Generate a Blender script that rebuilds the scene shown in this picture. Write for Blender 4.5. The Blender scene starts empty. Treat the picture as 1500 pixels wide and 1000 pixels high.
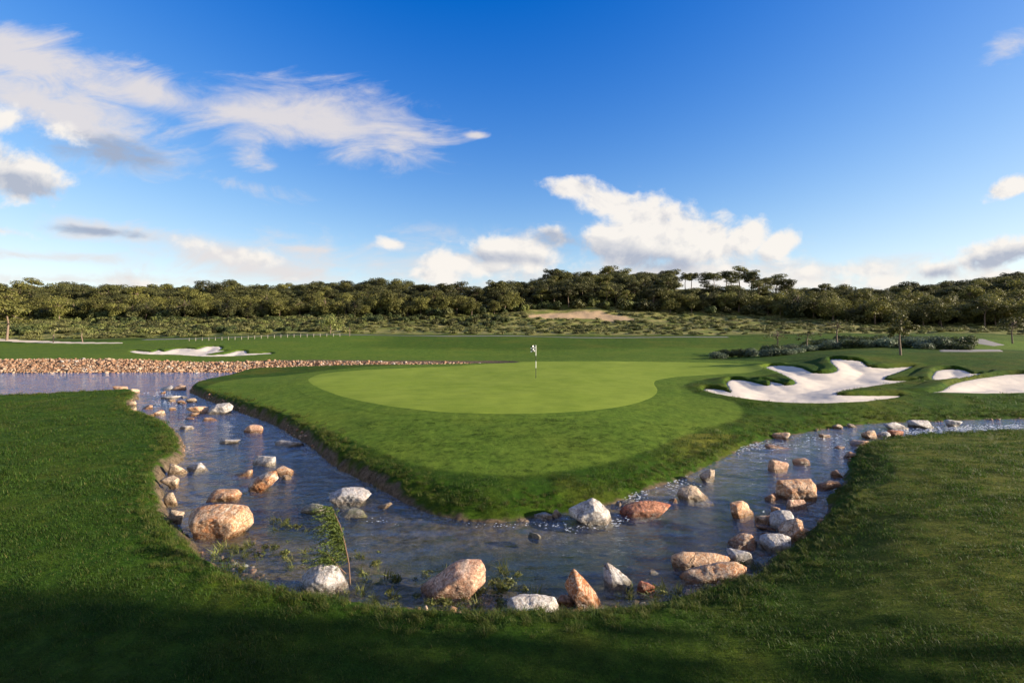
import bpy, bmesh, math, random
import numpy as np
from mathutils import Vector, Matrix
R = math.radians
scene = bpy.context.scene
COL = scene.collection

# ------------------------------------------------------------------ camera
F, ZC, HORIZON = 708.0, 2.9, 486.0          # focal length in photo pixels, eye height, horizon row
cam = bpy.data.cameras.new("camera"); cam_o = bpy.data.objects.new("camera", cam); COL.objects.link(cam_o)
cam_o.location = (0, 0, ZC); cam_o.rotation_euler = (R(90), 0, 0)
cam.sensor_width = 36.0; cam.lens = 36.0 * F / 1500.0
cam.shift_y = -(500.0 - HORIZON) / 1500.0
cam.clip_start = 0.1; cam.clip_end = 20000
scene.camera = cam_o

# ------------------------------------------------------------------ light
SUN_EL, SUN_AZ = 15.0, 97.0                # azimuth clockwise from the view direction
SKY_STRENGTH, SUN_STRENGTH, EXPOSURE = 0.085, 5.0, 1.45
sun = bpy.data.lights.new("sun", 'SUN'); sun_o = bpy.data.objects.new("sun", sun); COL.objects.link(sun_o)
sun.energy = SUN_STRENGTH; sun.angle = R(0.6); sun.color = (1.0, 0.85, 0.65)
to_sun = Vector((math.sin(R(SUN_AZ)) * math.cos(R(SUN_EL)), math.cos(R(SUN_AZ)) * math.cos(R(SUN_EL)), math.sin(R(SUN_EL))))
sun_o.rotation_euler = to_sun.to_track_quat('Z', 'Y').to_euler()
scene.view_settings.view_transform = 'Standard'; scene.view_settings.look = 'None'
scene.view_settings.exposure = EXPOSURE; scene.view_settings.gamma = 1.0
scene.view_settings.use_curve_mapping = False

# ------------------------------------------------------------------ node helper
class NT:
    def __init__(self, tree): self.t = tree; self.n = tree.nodes; self.l = tree.links
    def new(self, typ, **kw):
        n = self.n.new(typ)
        for k, v in kw.items(): setattr(n, k, v)
        return n
    def put(self, sock, v):
        if isinstance(v, bpy.types.NodeSocket): self.l.new(v, sock)
        elif v is not None: sock.default_value = v
    def math(self, op, a, b=None, c=None, clamp=False):
        n = self.new('ShaderNodeMath', operation=op, use_clamp=clamp)
        for i, v in enumerate((a, b, c)):
            if v is not None: self.put(n.inputs[i], v)
        return n.outputs[0]
    def mix(self, f, a, b, blend='MIX'):
        n = self.new('ShaderNodeMix', data_type='RGBA', blend_type=blend)
        self.put(n.inputs[0], f)
        for i, v in ((6, a), (7, b)):
            if isinstance(v, tuple) and len(v) == 3: v = (*v, 1)
            self.put(n.inputs[i], v)
        return n.outputs[2]
    def noise(self, vec, scale, detail=4, rough=0.55, dist=0.0):
        n = self.new('ShaderNodeTexNoise'); self.put(n.inputs['Vector'], vec)
        n.inputs['Scale'].default_value = scale; n.inputs['Detail'].default_value = detail
        n.inputs['Roughness'].default_value = rough; n.inputs['Distortion'].default_value = dist
        return n.outputs[0]
    def ramp(self, v, lo, hi, a=0.0, b=1.0, smooth=True):
        n = self.new('ShaderNodeMapRange', interpolation_type='SMOOTHSTEP' if smooth else 'LINEAR', clamp=True)
        self.put(n.inputs[0], v); self.put(n.inputs[1], lo); self.put(n.inputs[2], hi)
        self.put(n.inputs[3], a); self.put(n.inputs[4], b)
        return n.outputs[0]
    def attr(self, name):
        return self.new('ShaderNodeAttribute', attribute_name=name).outputs['Fac']
    def scaled(self, vec, s):
        n = self.new('ShaderNodeVectorMath', operation='MULTIPLY'); self.put(n.inputs[0], vec); n.inputs[1].default_value = s
        return n.outputs[0]

# ------------------------------------------------------------------ sky and clouds (world, by direction)
world = bpy.data.worlds.new("World"); scene.world = world; world.use_nodes = True
def build_world():
    t = NT(world.node_tree); t.n.clear()
    out = t.new('ShaderNodeOutputWorld'); bg = t.new('ShaderNodeBackground')
    sky = t.new('ShaderNodeTexSky'); sky.sky_type = 'NISHITA'; sky.sun_disc = False
    sky.sun_elevation = R(SUN_EL); sky.sun_rotation = R(SUN_AZ)
    sky.air_density = 1.0; sky.dust_density = 0.4; sky.ozone_density = 2.2; sky.altitude = 100
    hs = t.new('ShaderNodeHueSaturation'); hs.inputs['Saturation'].default_value = 1.10; hs.inputs['Value'].default_value = 0.93
    hs.inputs['Hue'].default_value = 0.518
    gm = t.new('ShaderNodeGamma'); gm.inputs[1].default_value = 1.30; t.l.new(sky.outputs[0], gm.inputs[0]); t.l.new(gm.outputs[0], hs.inputs['Color'])
    # soft shoulder: the bright band over the horizon stays pale blue as in the exposed picture
    den = t.new('ShaderNodeVectorMath', operation='MULTIPLY_ADD'); t.l.new(hs.outputs[0], den.inputs[0]); den.inputs[1].default_value = (0.185,) * 3; den.inputs[2].default_value = (0.735,) * 3
    dv = t.new('ShaderNodeVectorMath', operation='DIVIDE'); t.l.new(hs.outputs[0], dv.inputs[0]); t.l.new(den.outputs[0], dv.inputs[1])
    h2 = t.new('ShaderNodeHueSaturation'); h2.inputs['Hue'].default_value = 0.510; h2.inputs['Saturation'].default_value = 1.27; h2.inputs['Value'].default_value = 1.22; t.l.new(dv.outputs[0], h2.inputs['Color'])
    base = h2.outputs[0]
    tc = t.new('ShaderNodeTexCoord'); sep = t.new('ShaderNodeSeparateXYZ'); t.l.new(tc.outputs['Generated'], sep.inputs[0])
    ay = t.math('MAXIMUM', t.math('ABSOLUTE', sep.outputs[1]), 0.08)
    u = t.math('DIVIDE', sep.outputs[0], ay); v = t.math('DIVIDE', sep.outputs[2], ay)
    def uv(du=0, dv=0, sx=1, sy=1):
        c = t.new('ShaderNodeCombineXYZ')
        t.put(c.inputs[0], t.math('MULTIPLY_ADD', u, sx, du)); t.put(c.inputs[1], t.math('MULTIPLY_ADD', v, sy, dv))
        return c.outputs[0]
    def mask(blobs):
        acc = None
        for (px, py, rx, ry, ang, w) in blobs:
            cu, cv = (px - 750) / F, (HORIZON - py) / F
            ca, sa = math.cos(R(-ang)), math.sin(R(-ang))
            du = t.math('SUBTRACT', u, cu); dv = t.math('SUBTRACT', v, cv)
            a = t.math('ADD', t.math('MULTIPLY', du, ca * F / rx), t.math('MULTIPLY', dv, sa * F / rx))
            b = t.math('ADD', t.math('MULTIPLY', du, -sa * F / ry), t.math('MULTIPLY', dv, ca * F / ry))
            r2 = t.math('ADD', t.math('MULTIPLY', a, a), t.math('MULTIPLY', b, b))
            m = t.math('MULTIPLY_ADD', t.math('SQRT', r2), -w, w)
            acc = m if acc is None else t.math('SMOOTH_MAX', acc, m, 0.25)
        return t.math('MAXIMUM', acc, -1.5)
    # thin streaky layer
    soft = [(40, 90, 200, 44, 16, 1.1), (60, 150, 200, 56, 18, 1.0), (230, 138, 130, 30, 17, .9), (465, 176, 180, 52, 5, 1.1), (640, 385, 220, 30, 0, .35), (1100, 405, 420, 26, 0, .5), (330, 378, 60, 12, 6, .3), (350, 165, 120, 20, 8, .8),
            (550, 182, 90, 22, 8, .7), (697, 198, 20, 5, 4, .8), (110, 178, 90, 26, 16, .9), (160, 225, 90, 26, 10, .65),
            (160, 340, 125, 13, 6, .75), (370, 232, 26, 18, 20, .5), (330, 375, 110, 24, 12, .85), (60, 375, 100, 6, 3, .5), (450, 365, 80, 8, 2, .5),
            (100, 410, 190, 9, 1, .6), (420, 400, 130, 18, 6, .6), (1230, 395, 110, 18, 2, .8), (360, 275, 45, 10, 15, .4), (1470, 72, 30, 10, -20, .35)]
    ns = t.noise(uv(3.1, 1.7, 1.0, 2.6), 5.0, 8, 0.62, 0.9)
    nf = t.noise(uv(0.3, 4.1, 1.0, 2.2), 22.0, 5, 0.6, 0.6)
    ms = t.math('ADD', mask(soft), t.math('MULTIPLY_ADD', ns, 2.6, -1.18))
    ms = t.math('ADD', ms, t.math('MULTIPLY_ADD', nf, 0.5, -0.25))
    a_soft = t.ramp(ms, -0.25, 1.0, 0.0, 0.90)
    greys = [(170, 225, 110, 30, 10, 1.0), (90, 215, 90, 26, 8, .8), (130, 338, 100, 9, 5, .8), (820, 352, 60, 22, 20, 1.0)]
    g_soft = t.ramp(t.math('ADD', mask(greys), t.math('MULTIPLY_ADD', nf, 0.8, -0.4)), -0.1, 0.6)
    c_soft = t.mix(g_soft, (0.80, 0.75, 0.74), (0.38, 0.43, 0.55))
    # heaped clouds
    cum = [(15, 250, 92, 38, 20, 1.7), (5, 340, 42, 10, 8, .9), (70, 185, 60, 17, 12, .8), (12, 172, 42, 22, 10, .8), (578, 357, 28, 11, 8, 1.1),
           (745, 368, 78, 26, 3, 1.5), (668, 384, 48, 22, 0, 1.4), (640, 405, 60, 15, 0, 1.0), (715, 392, 60, 18, 0, .9),
           (840, 277, 52, 20, 8, 1.4), (895, 299, 60, 24, 10, 1.5), (825, 350, 42, 16, 20, .75), (860, 385, 110, 18, 0, .7),
           (960, 338, 84, 56, 18, 1.9), (915, 362, 80, 44, 0, 1.8), (1035, 358, 74, 46, -10, 1.8), (1085, 350, 52, 28, -30, 1.5), (1140, 360, 46, 19, -35, 1.4),
           (1010, 395, 190, 28, 0, 1.0), (1190, 395, 120, 17, 0, .8), (1080, 415, 330, 16, 0, .7), (360, 378, 50, 14, 10, .8), (310, 365, 40, 12, 10, .7), (430, 410, 24, 9, 0, .7),
           (1488, 273, 48, 15, -18, 1.5), (1372, 394, 48, 19, -6, 1.5), (1455, 372, 86, 24, -14, 1.6), (1520, 355, 60, 24, -14, 1.1), (1480, 400, 70, 9, -8, .7),
           (180, 418, 70, 7, 0, .7)]
    mc0 = mask(cum)
    def cnoise(du, dv):
        n1 = t.noise(uv(7.3 + du, 2.2 + dv, 1.0, 1.25), 9.0, 9, 0.58, 0.25)
        return n1
    n0 = cnoise(0, 0); n1 = cnoise(0.016, 0.020)
    nb = t.noise(uv(1.3, 9.2), 30.0, 5, 0.6, 0.2)
    dens = t.math('ADD', mc0, t.math('MULTIPLY_ADD', n0, 3.6, -1.72))
    dens = t.math('ADD', dens, t.math('MULTIPLY_ADD', nb, 1.1, -0.55))
    a_cum = t.ramp(dens, -0.12, 0.85, 0.0, 0.97)
    relief = t.math('MULTIPLY', t.math('SUBTRACT', n0, n1), 3.2)
    greyc = [(15, 268, 100, 22, 18, 1.0), (820, 352, 50, 18, 20, 1.0), (940, 382, 110, 22, 8, .9), (1372, 402, 44, 11, -4, .9), (1470, 378, 90, 15, -14, 1.0), (740, 378, 70, 8, 4, .6)]
    gsh = t.math('ADD', mask(greyc), t.math('MULTIPLY_ADD', n0, 1.4, -0.7))
    gsh = t.math('SUBTRACT', t.ramp(gsh, -0.45, 0.75), relief, clamp=True)
    c_cum = t.mix(gsh, (0.97, 0.92, 0.86), (0.46, 0.50, 0.60))
    # unseen broken cloud added behind the camera as neutral fill light
    nbk = t.noise(tc.outputs['Generated'], 2.6, 6, 0.6, 0.5)
    a_back = t.math('MULTIPLY', t.ramp(nbk, 0.36, 0.62, 0.0, 0.85), t.ramp(sep.outputs[1], -0.02, -0.35))
    # physical scale of the sky texture: clouds are given in picture light, divided by the strength
    k = 1.0 / SKY_STRENGTH / 2 ** EXPOSURE
    sc1 = t.new('ShaderNodeVectorMath', operation='SCALE'); t.put(sc1.inputs[0], c_soft); sc1.inputs['Scale'].default_value = k
    sc2 = t.new('ShaderNodeVectorMath', operation='SCALE'); t.put(sc2.inputs[0], c_cum); sc2.inputs['Scale'].default_value = k
    c = t.mix(a_soft, base, sc1.outputs[0]); c = t.mix(a_cum, c, sc2.outputs[0]); c = t.mix(a_back, c, (0.80 * k, 0.76 * k, 0.72 * k))
    t.l.new(c, bg.inputs[0]); bg.inputs[1].default_value = SKY_STRENGTH
    t.l.new(bg.outputs[0], out.inputs[0])
build_world()

# ------------------------------------------------------------------ object helpers
def tag(o, label=None, cat=None, group=None, kind=None):
    if label: o['label'] = label
    if cat: o['category'] = cat
    if group: o['group'] = group
    if kind: o['kind'] = kind
    return o
def link_mesh(name, me, mats, parent=None, smooth=True):
    o = bpy.data.objects.new(name, me); COL.objects.link(o)
    for m in (mats if isinstance(mats, (list, tuple)) else [mats]): me.materials.append(m)
    if smooth:
        me.polygons.foreach_set('use_smooth', np.ones(len(me.polygons), dtype=bool))
    if parent: o.parent = parent
    return o
def empty(name, loc, rz=0.0):
    o = bpy.data.objects.new(name, None); COL.objects.link(o); o.location = loc; o.rotation_euler = (0, 0, rz)
    o.empty_display_size = 0.2
    return o
def dup(root, loc, rz, scale=1.0):
    c = root.copy(); COL.objects.link(c); c.location = loc; c.rotation_euler = (0, 0, rz); c.scale = (scale,) * 3 if not isinstance(scale, tuple) else scale
    for ch in root.children:
        d = ch.copy(); COL.objects.link(d); d.parent = c
    return c
def np_mesh(name, verts, faces):
    """verts (n,3); faces (m,4) or (m,3) int arrays"""
    me = bpy.data.meshes.new(name)
    verts = np.asarray(verts, dtype=np.float32); faces = np.asarray(faces, dtype=np.int32)
    m, k = faces.shape
    me.vertices.add(len(verts)); me.vertices.foreach_set('co', verts.ravel())
    me.loops.add(m * k); me.loops.foreach_set('vertex_index', faces.ravel())
    me.polygons.add(m); me.polygons.foreach_set('loop_start', np.arange(m, dtype=np.int32) * k)
    me.update(calc_edges=True); me.validate()
    return me
def set_attr(me, name, arr):
    a = me.attributes.new(name, 'FLOAT', 'POINT'); a.data.foreach_set('value', np.asarray(arr, dtype=np.float32))

# vectorised value noise
def hash3(i, j, k, seed):
    n = (i * 374761393 + j * 668265263 + k * 2147483647 + seed * 1274126177).astype(np.int64) & 0x7fffffff
    n = ((n ^ (n >> 13)) * 1274126177) & 0x7fffffff
    return ((n ^ (n >> 16)) & 0xffff) / 65535.0
def vnoise(P, seed=0):
    P = np.asarray(P, dtype=np.float64); I = np.floor(P).astype(np.int64); f = P - I; f = f * f * (3 - 2 * f)
    out = 0
    for a in (0, 1):
        for b in (0, 1):
            for c in (0, 1):
                w = (f[:, 0] if a else 1 - f[:, 0]) * (f[:, 1] if b else 1 - f[:, 1]) * (f[:, 2] if c else 1 - f[:, 2])
                out = out + w * hash3(I[:, 0] + a, I[:, 1] + b, I[:, 2] + c, seed)
    return out - 0.5
def fbm(P, seed=0, octv=4, gain=0.5):
    s, a, fr = 0, 1.0, 1.0
    for o in range(octv):
        s = s + a * vnoise(P * fr, seed + o * 7); a *= gain; fr *= 2.03
    return s
def xy3(X, Y, s): return np.stack([X * s, Y * s, np.zeros_like(X) + 0.37], 1)
def sstep(a, b, x):
    t = np.clip((x - a) / (b - a), 0, 1); return t * t * (3 - 2 * t)
def sdf(X, Y, poly):
    """signed distance to a polygon, negative inside"""
    P = np.asarray(poly, float); Q = np.roll(P, -1, 0)
    d2 = np.full(X.shape, 1e18); inside = np.zeros(X.shape, bool)
    for (ax, ay), (bx, by) in zip(P, Q):
        ex, ey = bx - ax, by - ay; L = ex * ex + ey * ey + 1e-12
        tt = np.clip(((X - ax) * ex + (Y - ay) * ey) / L, 0, 1)
        d2 = np.minimum(d2, (X - ax - tt * ex) ** 2 + (Y - ay - tt * ey) ** 2)
        cr = ((ay > Y) != (by > Y)) & (X < ex * (Y - ay) / (ey if abs(ey) > 1e-12 else 1e-12) + ax)
        inside ^= cr
    d = np.sqrt(d2); return np.where(inside, -d, d)
def smooth_poly(pts, n=4):
    P = np.asarray(pts, float); N = len(P); out = []
    for i in range(N):
        p0, p1, p2, p3 = P[i - 1], P[i], P[(i + 1) % N], P[(i + 2) % N]
        for k in range(n):
            t = k / n
            out.append(0.5 * ((2 * p1) + (-p0 + p2) * t + (2 * p0 - 5 * p1 + 4 * p2 - p3) * t * t + (-p0 + 3 * p1 - 3 * p2 + p3) * t ** 3))
    return np.array(out)

# ------------------------------------------------------------------ terrain: base surface through surveyed points
WATER = -0.6
CTRL = [  # photo column, photo row, distance
    (-500, 1000, 4.3), (0, 1000, 4.3), (750, 1000, 4.3), (1500, 1000, 4.1), (2000, 1000, 4.0), (-500, 1400, 2.3), (750, 1400, 2.4), (2000, 1400, 2.3),
    (0, 850, 6.2), (240, 850, 6.3), (-500, 850, 6.2), (600, 950, 4.88), (600, 902, 5.62), (1000, 880, 5.93), (1000, 940, 5.0), (420, 870, 6.1),
    (0, 700, 10.5), (-500, 700, 10.3), (200, 705, 10.4), (100, 600, 20.2), (-500, 600, 20.0), (0, 640, 15.0), (200, 640, 14.8), (250, 760, 8.3),
    (1230, 790, 7.45), (1320, 780, 7.2), (1500, 800, 6.4), (2000, 800, 6.0), (1280, 662, 12.8), (1400, 652, 13.4), (1500, 642, 14.4), (2000, 642, 14.2), (1500, 700, 9.6), (1300, 705, 9.9), (2000, 700, 9.4), (1160, 850, 6.3), (1300, 900, 5.2),
    (300, 580, 24.0), (340, 590, 21.4), (430, 637, 15.0), (500, 672, 12.2), (560, 697, 10.75), (620, 722, 9.65), (720, 733, 9.2), (830, 722, 9.75), (950, 692, 11.1), (1040, 665, 12.9), (1110, 632, 15.8),
    (1250, 609, 18.6), (1300, 606, 19.0), (1400, 602, 19.8), (1500, 600, 20.0), (2000, 598, 20.2),
    (560, 640, 13.9), (720, 645, 13.4), (900, 640, 13.8), (750, 605, 16.9), (600, 592, 18.8), (900, 597, 18.3), (785, 554, 28.4), (650, 562, 26.0), (900, 558, 27.2), (780, 530, 42.0), (900, 529, 42.0), (680, 540, 36.5),
    (452, 555, 28.5), (370, 562, 27.0), (330, 572, 25.2), (400, 548, 36.0), (500, 541, 37.0), (600, 537, 38.5), (700, 533, 40.0),
    (1000, 580, 21.8), (1100, 597, 19.2), (980, 560, 27.0), (1000, 548, 32.0), (1110, 541, 33.0), (1120, 528, 38.5), (1000, 530, 41.0),
    (1040, 572, 23.3), (1140, 585, 20.9), (1240, 588, 20.2), (1400, 580, 21.6), (1500, 577, 22.2), (2000, 575, 22.6),
    (1180, 540, 30.0), (1240, 528, 32.0), (1240, 521, 33.5), (1300, 516, 36.5), (1430, 514, 37.0), (1380, 540, 29.5), (1300, 545, 29.0), (1330, 535, 31), (1480, 548, 26.8), (1500, 520, 34.0), (2000, 515, 34.0), (1180, 527, 36),
    (2600, 1400, 2.3), (2600, 1000, 4.0), (2600, 800, 6.0), (2600, 690, 9.4), (2600, 636, 14.2), (2600, 590, 22.6), (2600, 545, 34), (2300, 530, 50),
    # far bank of the pond and fairway
    (-500, 527, 44.8), (0, 526.5, 44.8), (200, 527, 44.8), (400, 528, 44.8), (600, 528.5, 45), (720, 528, 46),
    (-500, 502, 80), (0, 502, 80), (100, 503, 78), (290, 522, 52), (290, 506, 61), (290, 498, 78), (400, 515, 55), (480, 492, 78), (600, 494, 78), (600, 519, 54), (0, 515, 57), (600, 506, 66),
    (850, 522, 51), (750, 518, 57), (750, 507, 66), (750, 494, 78), (1000, 495, 78), (1000, 514, 58), (1100, 507, 66), (1130, 517, 50), (1060, 525, 46),
    (1250, 506, 50), (1350, 503, 52), (1420, 512, 43), (1420, 497, 60), (1300, 503, 51), (1200, 491, 78), (1450, 492, 72), (2000, 488, 72),
    # meadow, foot of the wood
    (-500, 480, 100), (100, 481, 100), (300, 477, 103), (500, 480, 100), (650, 471, 112), (850, 471, 112), (1000, 470, 112), (1150, 470, 112), (1300, 482, 98), (1450, 484, 94), (1800, 478, 88),
    (100, 470, 112), (400, 466, 118), (700, 460, 124), (850, 459, 122), (1000, 456, 126), (1200, 464, 118), (1400, 474, 108), (1500, 474, 105), (1800, 466, 100), (-500, 468, 112),
    # crests of the hills
    (-500, 440, 170), (0, 444, 170), (300, 446, 170), (430, 442, 170), (540, 439, 170), (650, 446, 168), (700, 450, 168), (752, 443, 165), (790, 431, 163), (830, 426, 162), (950, 424, 162), (1085, 425, 162), (1125, 432, 161), (1160, 447, 160), (1230, 453, 158), (1350, 445, 156), (1480, 430, 152), (1560, 422, 148), (1900, 370, 125), (2200, 306, 115), (2500, 290, 110), (1900, 440, 90), (2300, 420, 80),
    (-500, 465, 240), (0, 465, 240), (400, 465, 240), (800, 462, 240), (1200, 468, 240), (1600, 450, 240), (2100, 440, 240)]
def _feat(u, s): return np.stack([u * 1.0, s * 0.8], 1)
_cp = np.array([((px - 750) / F, math.log(Y), ZC - (py - HORIZON) * Y / F) for px, py, Y in CTRL])
_cf = _feat(_cp[:, 0], _cp[:, 1])
def _ker(r2): return 0.5 * r2 * np.log(r2 + 1e-9)
_n = len(_cf); _A = np.zeros((_n + 3, _n + 3))
_d2 = ((_cf[:, None] - _cf[None]) ** 2).sum(2)
_A[:_n, :_n] = _ker(_d2) + np.eye(_n) * 4e-4
_A[:_n, _n] = 1; _A[:_n, _n + 1:] = _cf; _A[_n, :_n] = 1; _A[_n + 1:, :_n] = _cf.T
_w = np.linalg.solve(_A, np.concatenate([_cp[:, 2], [0, 0, 0]]))
def base_z(X, Y):
    X = np.atleast_1d(np.asarray(X, float)); Y = np.atleast_1d(np.asarray(Y, float)); out = np.empty(X.shape)
    Yc = np.clip(Y, 1.5, 240)
    for i in range(0, len(X), 40000):
        q = _feat(np.clip(X[i:i + 40000] / Yc[i:i + 40000], -2.2, 2.2), np.log(Yc[i:i + 40000]))
        r2 = ((q[:, None, :] - _cf[None]) ** 2).sum(2)
        out[i:i + 40000] = _ker(r2) @ _w[:_n] + _w[_n] + q @ _w[_n + 1:]
    far = sstep(240, 420, Y); out = out * (1 - far) + far * -2.0
    return np.maximum(out, -0.42)
_HY = np.exp(np.linspace(math.log(3), math.log(235), 900))
def hit(px, py, ymin=3.0):
    """where the sight line of a photo pixel first meets the base ground"""
    g = base_z((px - 750) / F * _HY, _HY); ray = ZC - (py - HORIZON) * _HY / F
    k = np.where((ray <= g) & (_HY >= ymin))[0]
    i = k[0] if len(k) else len(_HY) - 1
    return np.array([(px - 750) / F * _HY[i], _HY[i]])
def on_water(px, py, z=WATER):
    Y = (ZC - z) * F / (py - HORIZON); return np.array([(px - 750) * Y / F, Y])

# ---- outlines
OUTER = [(-900, 600), (-300, 592), (0, 587), (100, 582), (165, 578), (196, 577), (203, 583), (192, 594), (198, 604), (222, 612), (240, 620), (262, 636), (271, 655), (270, 672), (246, 690), (240, 708), (242, 732), (248, 750), (260, 768), (280, 786), (296, 806), (318, 826), (350, 842), (400, 856), (450, 868), (520, 877), (600, 891), (680, 897), (740, 898), (830, 897), (900, 892), (960, 880), (1010, 868), (1060, 852), (1105, 834), (1130, 816), (1160, 795), (1190, 772), (1212, 748), (1205, 728), (1226, 712), (1236, 694), (1240, 675), (1250, 658), (1272, 645), (1310, 640), (1350, 636.5), (1420, 633.5), (1500, 630), (1900, 627)]
INNER = [(1900, 612), (1500, 614), (1400, 617), (1300, 620), (1250, 624), (1200, 631), (1150, 640), (1112, 649), (1080, 662), (1040, 683), (1000, 702), (950, 719), (900, 738), (860, 750), (830, 753), (800, 757), (760, 765), (720, 766), (680, 763), (640, 757), (600, 742), (560, 718), (520, 699), (490, 684), (455, 655), (430, 640), (390, 618), (345, 602), (312, 590), (288, 580), (278, 573), (290, 566), (330, 556), (368, 547.6)]
pond_far = [(430, 547.0), (520, 546.2), (600, 545.6), (680, 545.0), (700, 544.4), (600, 544.6), (500, 544.8), (365, 545.2), (200, 545.6), (0, 546.2), (-300, 547), (-900, 549)]
WPOLY = smooth_poly([on_water(*p) for p in OUTER + INNER + pond_far], 3)
GREEN = smooth_poly([hit(*p) for p in [(452, 556), (462, 566), (490, 578), (530, 588), (580, 597), (640, 603.5), (700, 606.5), (760, 607), (820, 605), (880, 600), (925, 593), (955, 582), (963, 572), (958, 562), (966, 556), (1000, 551.5), (1050, 548.5), (1100, 545.5), (1118, 541), (1105, 535.5), (1040, 531.5), (960, 530.2), (860, 529.3), (780, 530), (700, 534), (600, 539), (520, 543), (470, 548)]], 4)
APRON = smooth_poly([hit(*p) for p in [(300, 566), (345, 583), (400, 602), (460, 626), (520, 652), (570, 672), (630, 689), (700, 697), (770, 698), (840, 692), (900, 680), (960, 660), (1030, 632), (1090, 612), (1080, 590), (1020, 576), (1010, 562), (1060, 553), (1150, 548), (1150, 532), (1000, 526), (700, 530), (420, 549)]], 3)
BUNKERS = [
    [(1033, 572), (1034, 568), (1060, 570), (1072, 574), (1064, 561), (1072, 555), (1098, 557), (1124, 563.5), (1128, 558), (1118, 556), (1144, 560), (1150, 563), (1166, 559), (1142, 546), (1120, 537), (1145, 534), (1175, 538), (1190, 545), (1218, 545), (1227, 540), (1219, 532), (1217, 525), (1240, 526), (1262, 528), (1272, 536), (1300, 538), (1338, 535.5), (1298, 550), (1301, 556), (1338, 556), (1284, 564), (1226, 574), (1240, 578), (1300, 577.5), (1322, 579), (1290, 585), (1240, 589), (1180, 590), (1120, 587), (1070, 580)],
    [(1366, 556), (1371, 542), (1395, 539.5), (1412, 541), (1424, 546), (1438, 545.5), (1425, 551), (1398, 556)],
    [(1362, 575), (1380, 571), (1392, 563), (1410, 557), (1440, 552), (1475, 547.5), (1510, 547), (1600, 552), (1640, 568), (1520, 574), (1440, 575.5)],
    [(190, 514), (200, 513), (222, 515), (232, 512), (240, 514.5), (252, 511), (272, 509.5), (290, 511), (302, 507), (322, 507.2), (324, 511), (318, 513.5), (334, 513), (312, 517), (300, 519), (330, 518), (346, 513.5), (360, 513.8), (362, 517), (384, 516.5), (396, 516), (397, 518), (340, 521.5), (300, 522), (260, 519.5), (225, 519), (200, 517)]]
BPOLY = [smooth_poly([hit(*p) for p in b], 2) for b in BUNKERS]
PATHS = [[hit(*p) for p in q] for q in (
    [(-60, 500), (0, 499.5), (60, 502.5), (180, 503), (180, 501.6), (100, 500.5), (60, 499), (0, 496.5), (-60, 496)],
    [(1395, 500), (1420, 497), (1440, 496.5), (1452, 500), (1472, 505.5), (1455, 507), (1435, 504), (1410, 500)],
    [(1375, 513), (1410, 512), (1465, 512.2), (1470, 515), (1420, 516), (1378, 515.4)])]
PATHS += [[(X, Y) for X, Y in zip(np.linspace(-62, 36, 50), 80.2 + 0.8 * np.sin(np.linspace(0, 5, 50)))] + [(X, Y) for X, Y in zip(np.linspace(36, -62, 50), 81.7 + 0.8 * np.sin(np.linspace(5, 0, 50)))]]
SANDCUT = [hit(*p) for p in [(770, 463), (800, 459.5), (850, 457), (885, 458), (905, 463), (935, 470), (900, 469), (850, 466), (800, 467)]]
def water_sdf(X, Y): return sdf(X, Y, WPOLY)
def ground_fields(X, Y):
    d = water_sdf(X, Y); z = base_z(X, Y)
    # small roughness of turf and scrub
    wild = sstep(82, 88, Y)
    z = z + 0.03 * fbm(xy3(X, Y, 0.8), 3, 3) * sstep(0.2, 1.0, d) * (1 - wild) + wild * 0.7 * fbm(xy3(X, Y, 0.22), 9, 4)
    far_bank = (Y > 41.0) & (X < 2.0)
    wob = 0.16 * fbm(xy3(X, Y, 2.3), 5, 3)
    island_side = (Y > 0.1 * np.abs(X) + 8.9) & (d > 0)
    right = sstep(-3.2, -0.8, X)
    wd = np.where(far_bank, 3.3, np.where(island_side, 0.32 + 0.75 * right, 0.55))
    dd = d + np.where(far_bank, 0, wob)
    tt = np.clip(dd / wd, 0, 1)
    prof = np.where(far_bank, tt, 0.42 * np.clip(tt * 3, 0, 1) + 0.58 * tt * tt * (3 - 2 * tt))
    land = WATER - 0.02 + (z - WATER + 0.02) * prof
    # tufted shoulder of the near banks
    land = land + np.where(far_bank, 0, 0.05 * fbm(xy3(X, Y, 3.2), 21, 3) * np.exp(-((d - 0.5) / 0.5) ** 2))
    shallow = np.exp(-(((X + 3.4) / 1.9) ** 2 + ((Y - 7.6) / 1.3) ** 2)) + 0.5 * np.exp(-(((X + .4) / 1.4) ** 2 + ((Y - 6.5) / .6) ** 2))
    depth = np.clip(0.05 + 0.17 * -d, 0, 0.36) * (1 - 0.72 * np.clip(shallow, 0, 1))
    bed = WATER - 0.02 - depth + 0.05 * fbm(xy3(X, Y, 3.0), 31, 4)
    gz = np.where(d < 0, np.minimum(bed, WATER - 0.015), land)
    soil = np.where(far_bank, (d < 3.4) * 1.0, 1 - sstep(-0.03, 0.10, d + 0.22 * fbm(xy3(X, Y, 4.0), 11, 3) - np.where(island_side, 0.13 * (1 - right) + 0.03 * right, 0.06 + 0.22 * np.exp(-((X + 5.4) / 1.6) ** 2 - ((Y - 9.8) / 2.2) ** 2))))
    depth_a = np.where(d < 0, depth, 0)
    return d, gz, soil, depth_a, wild
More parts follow.
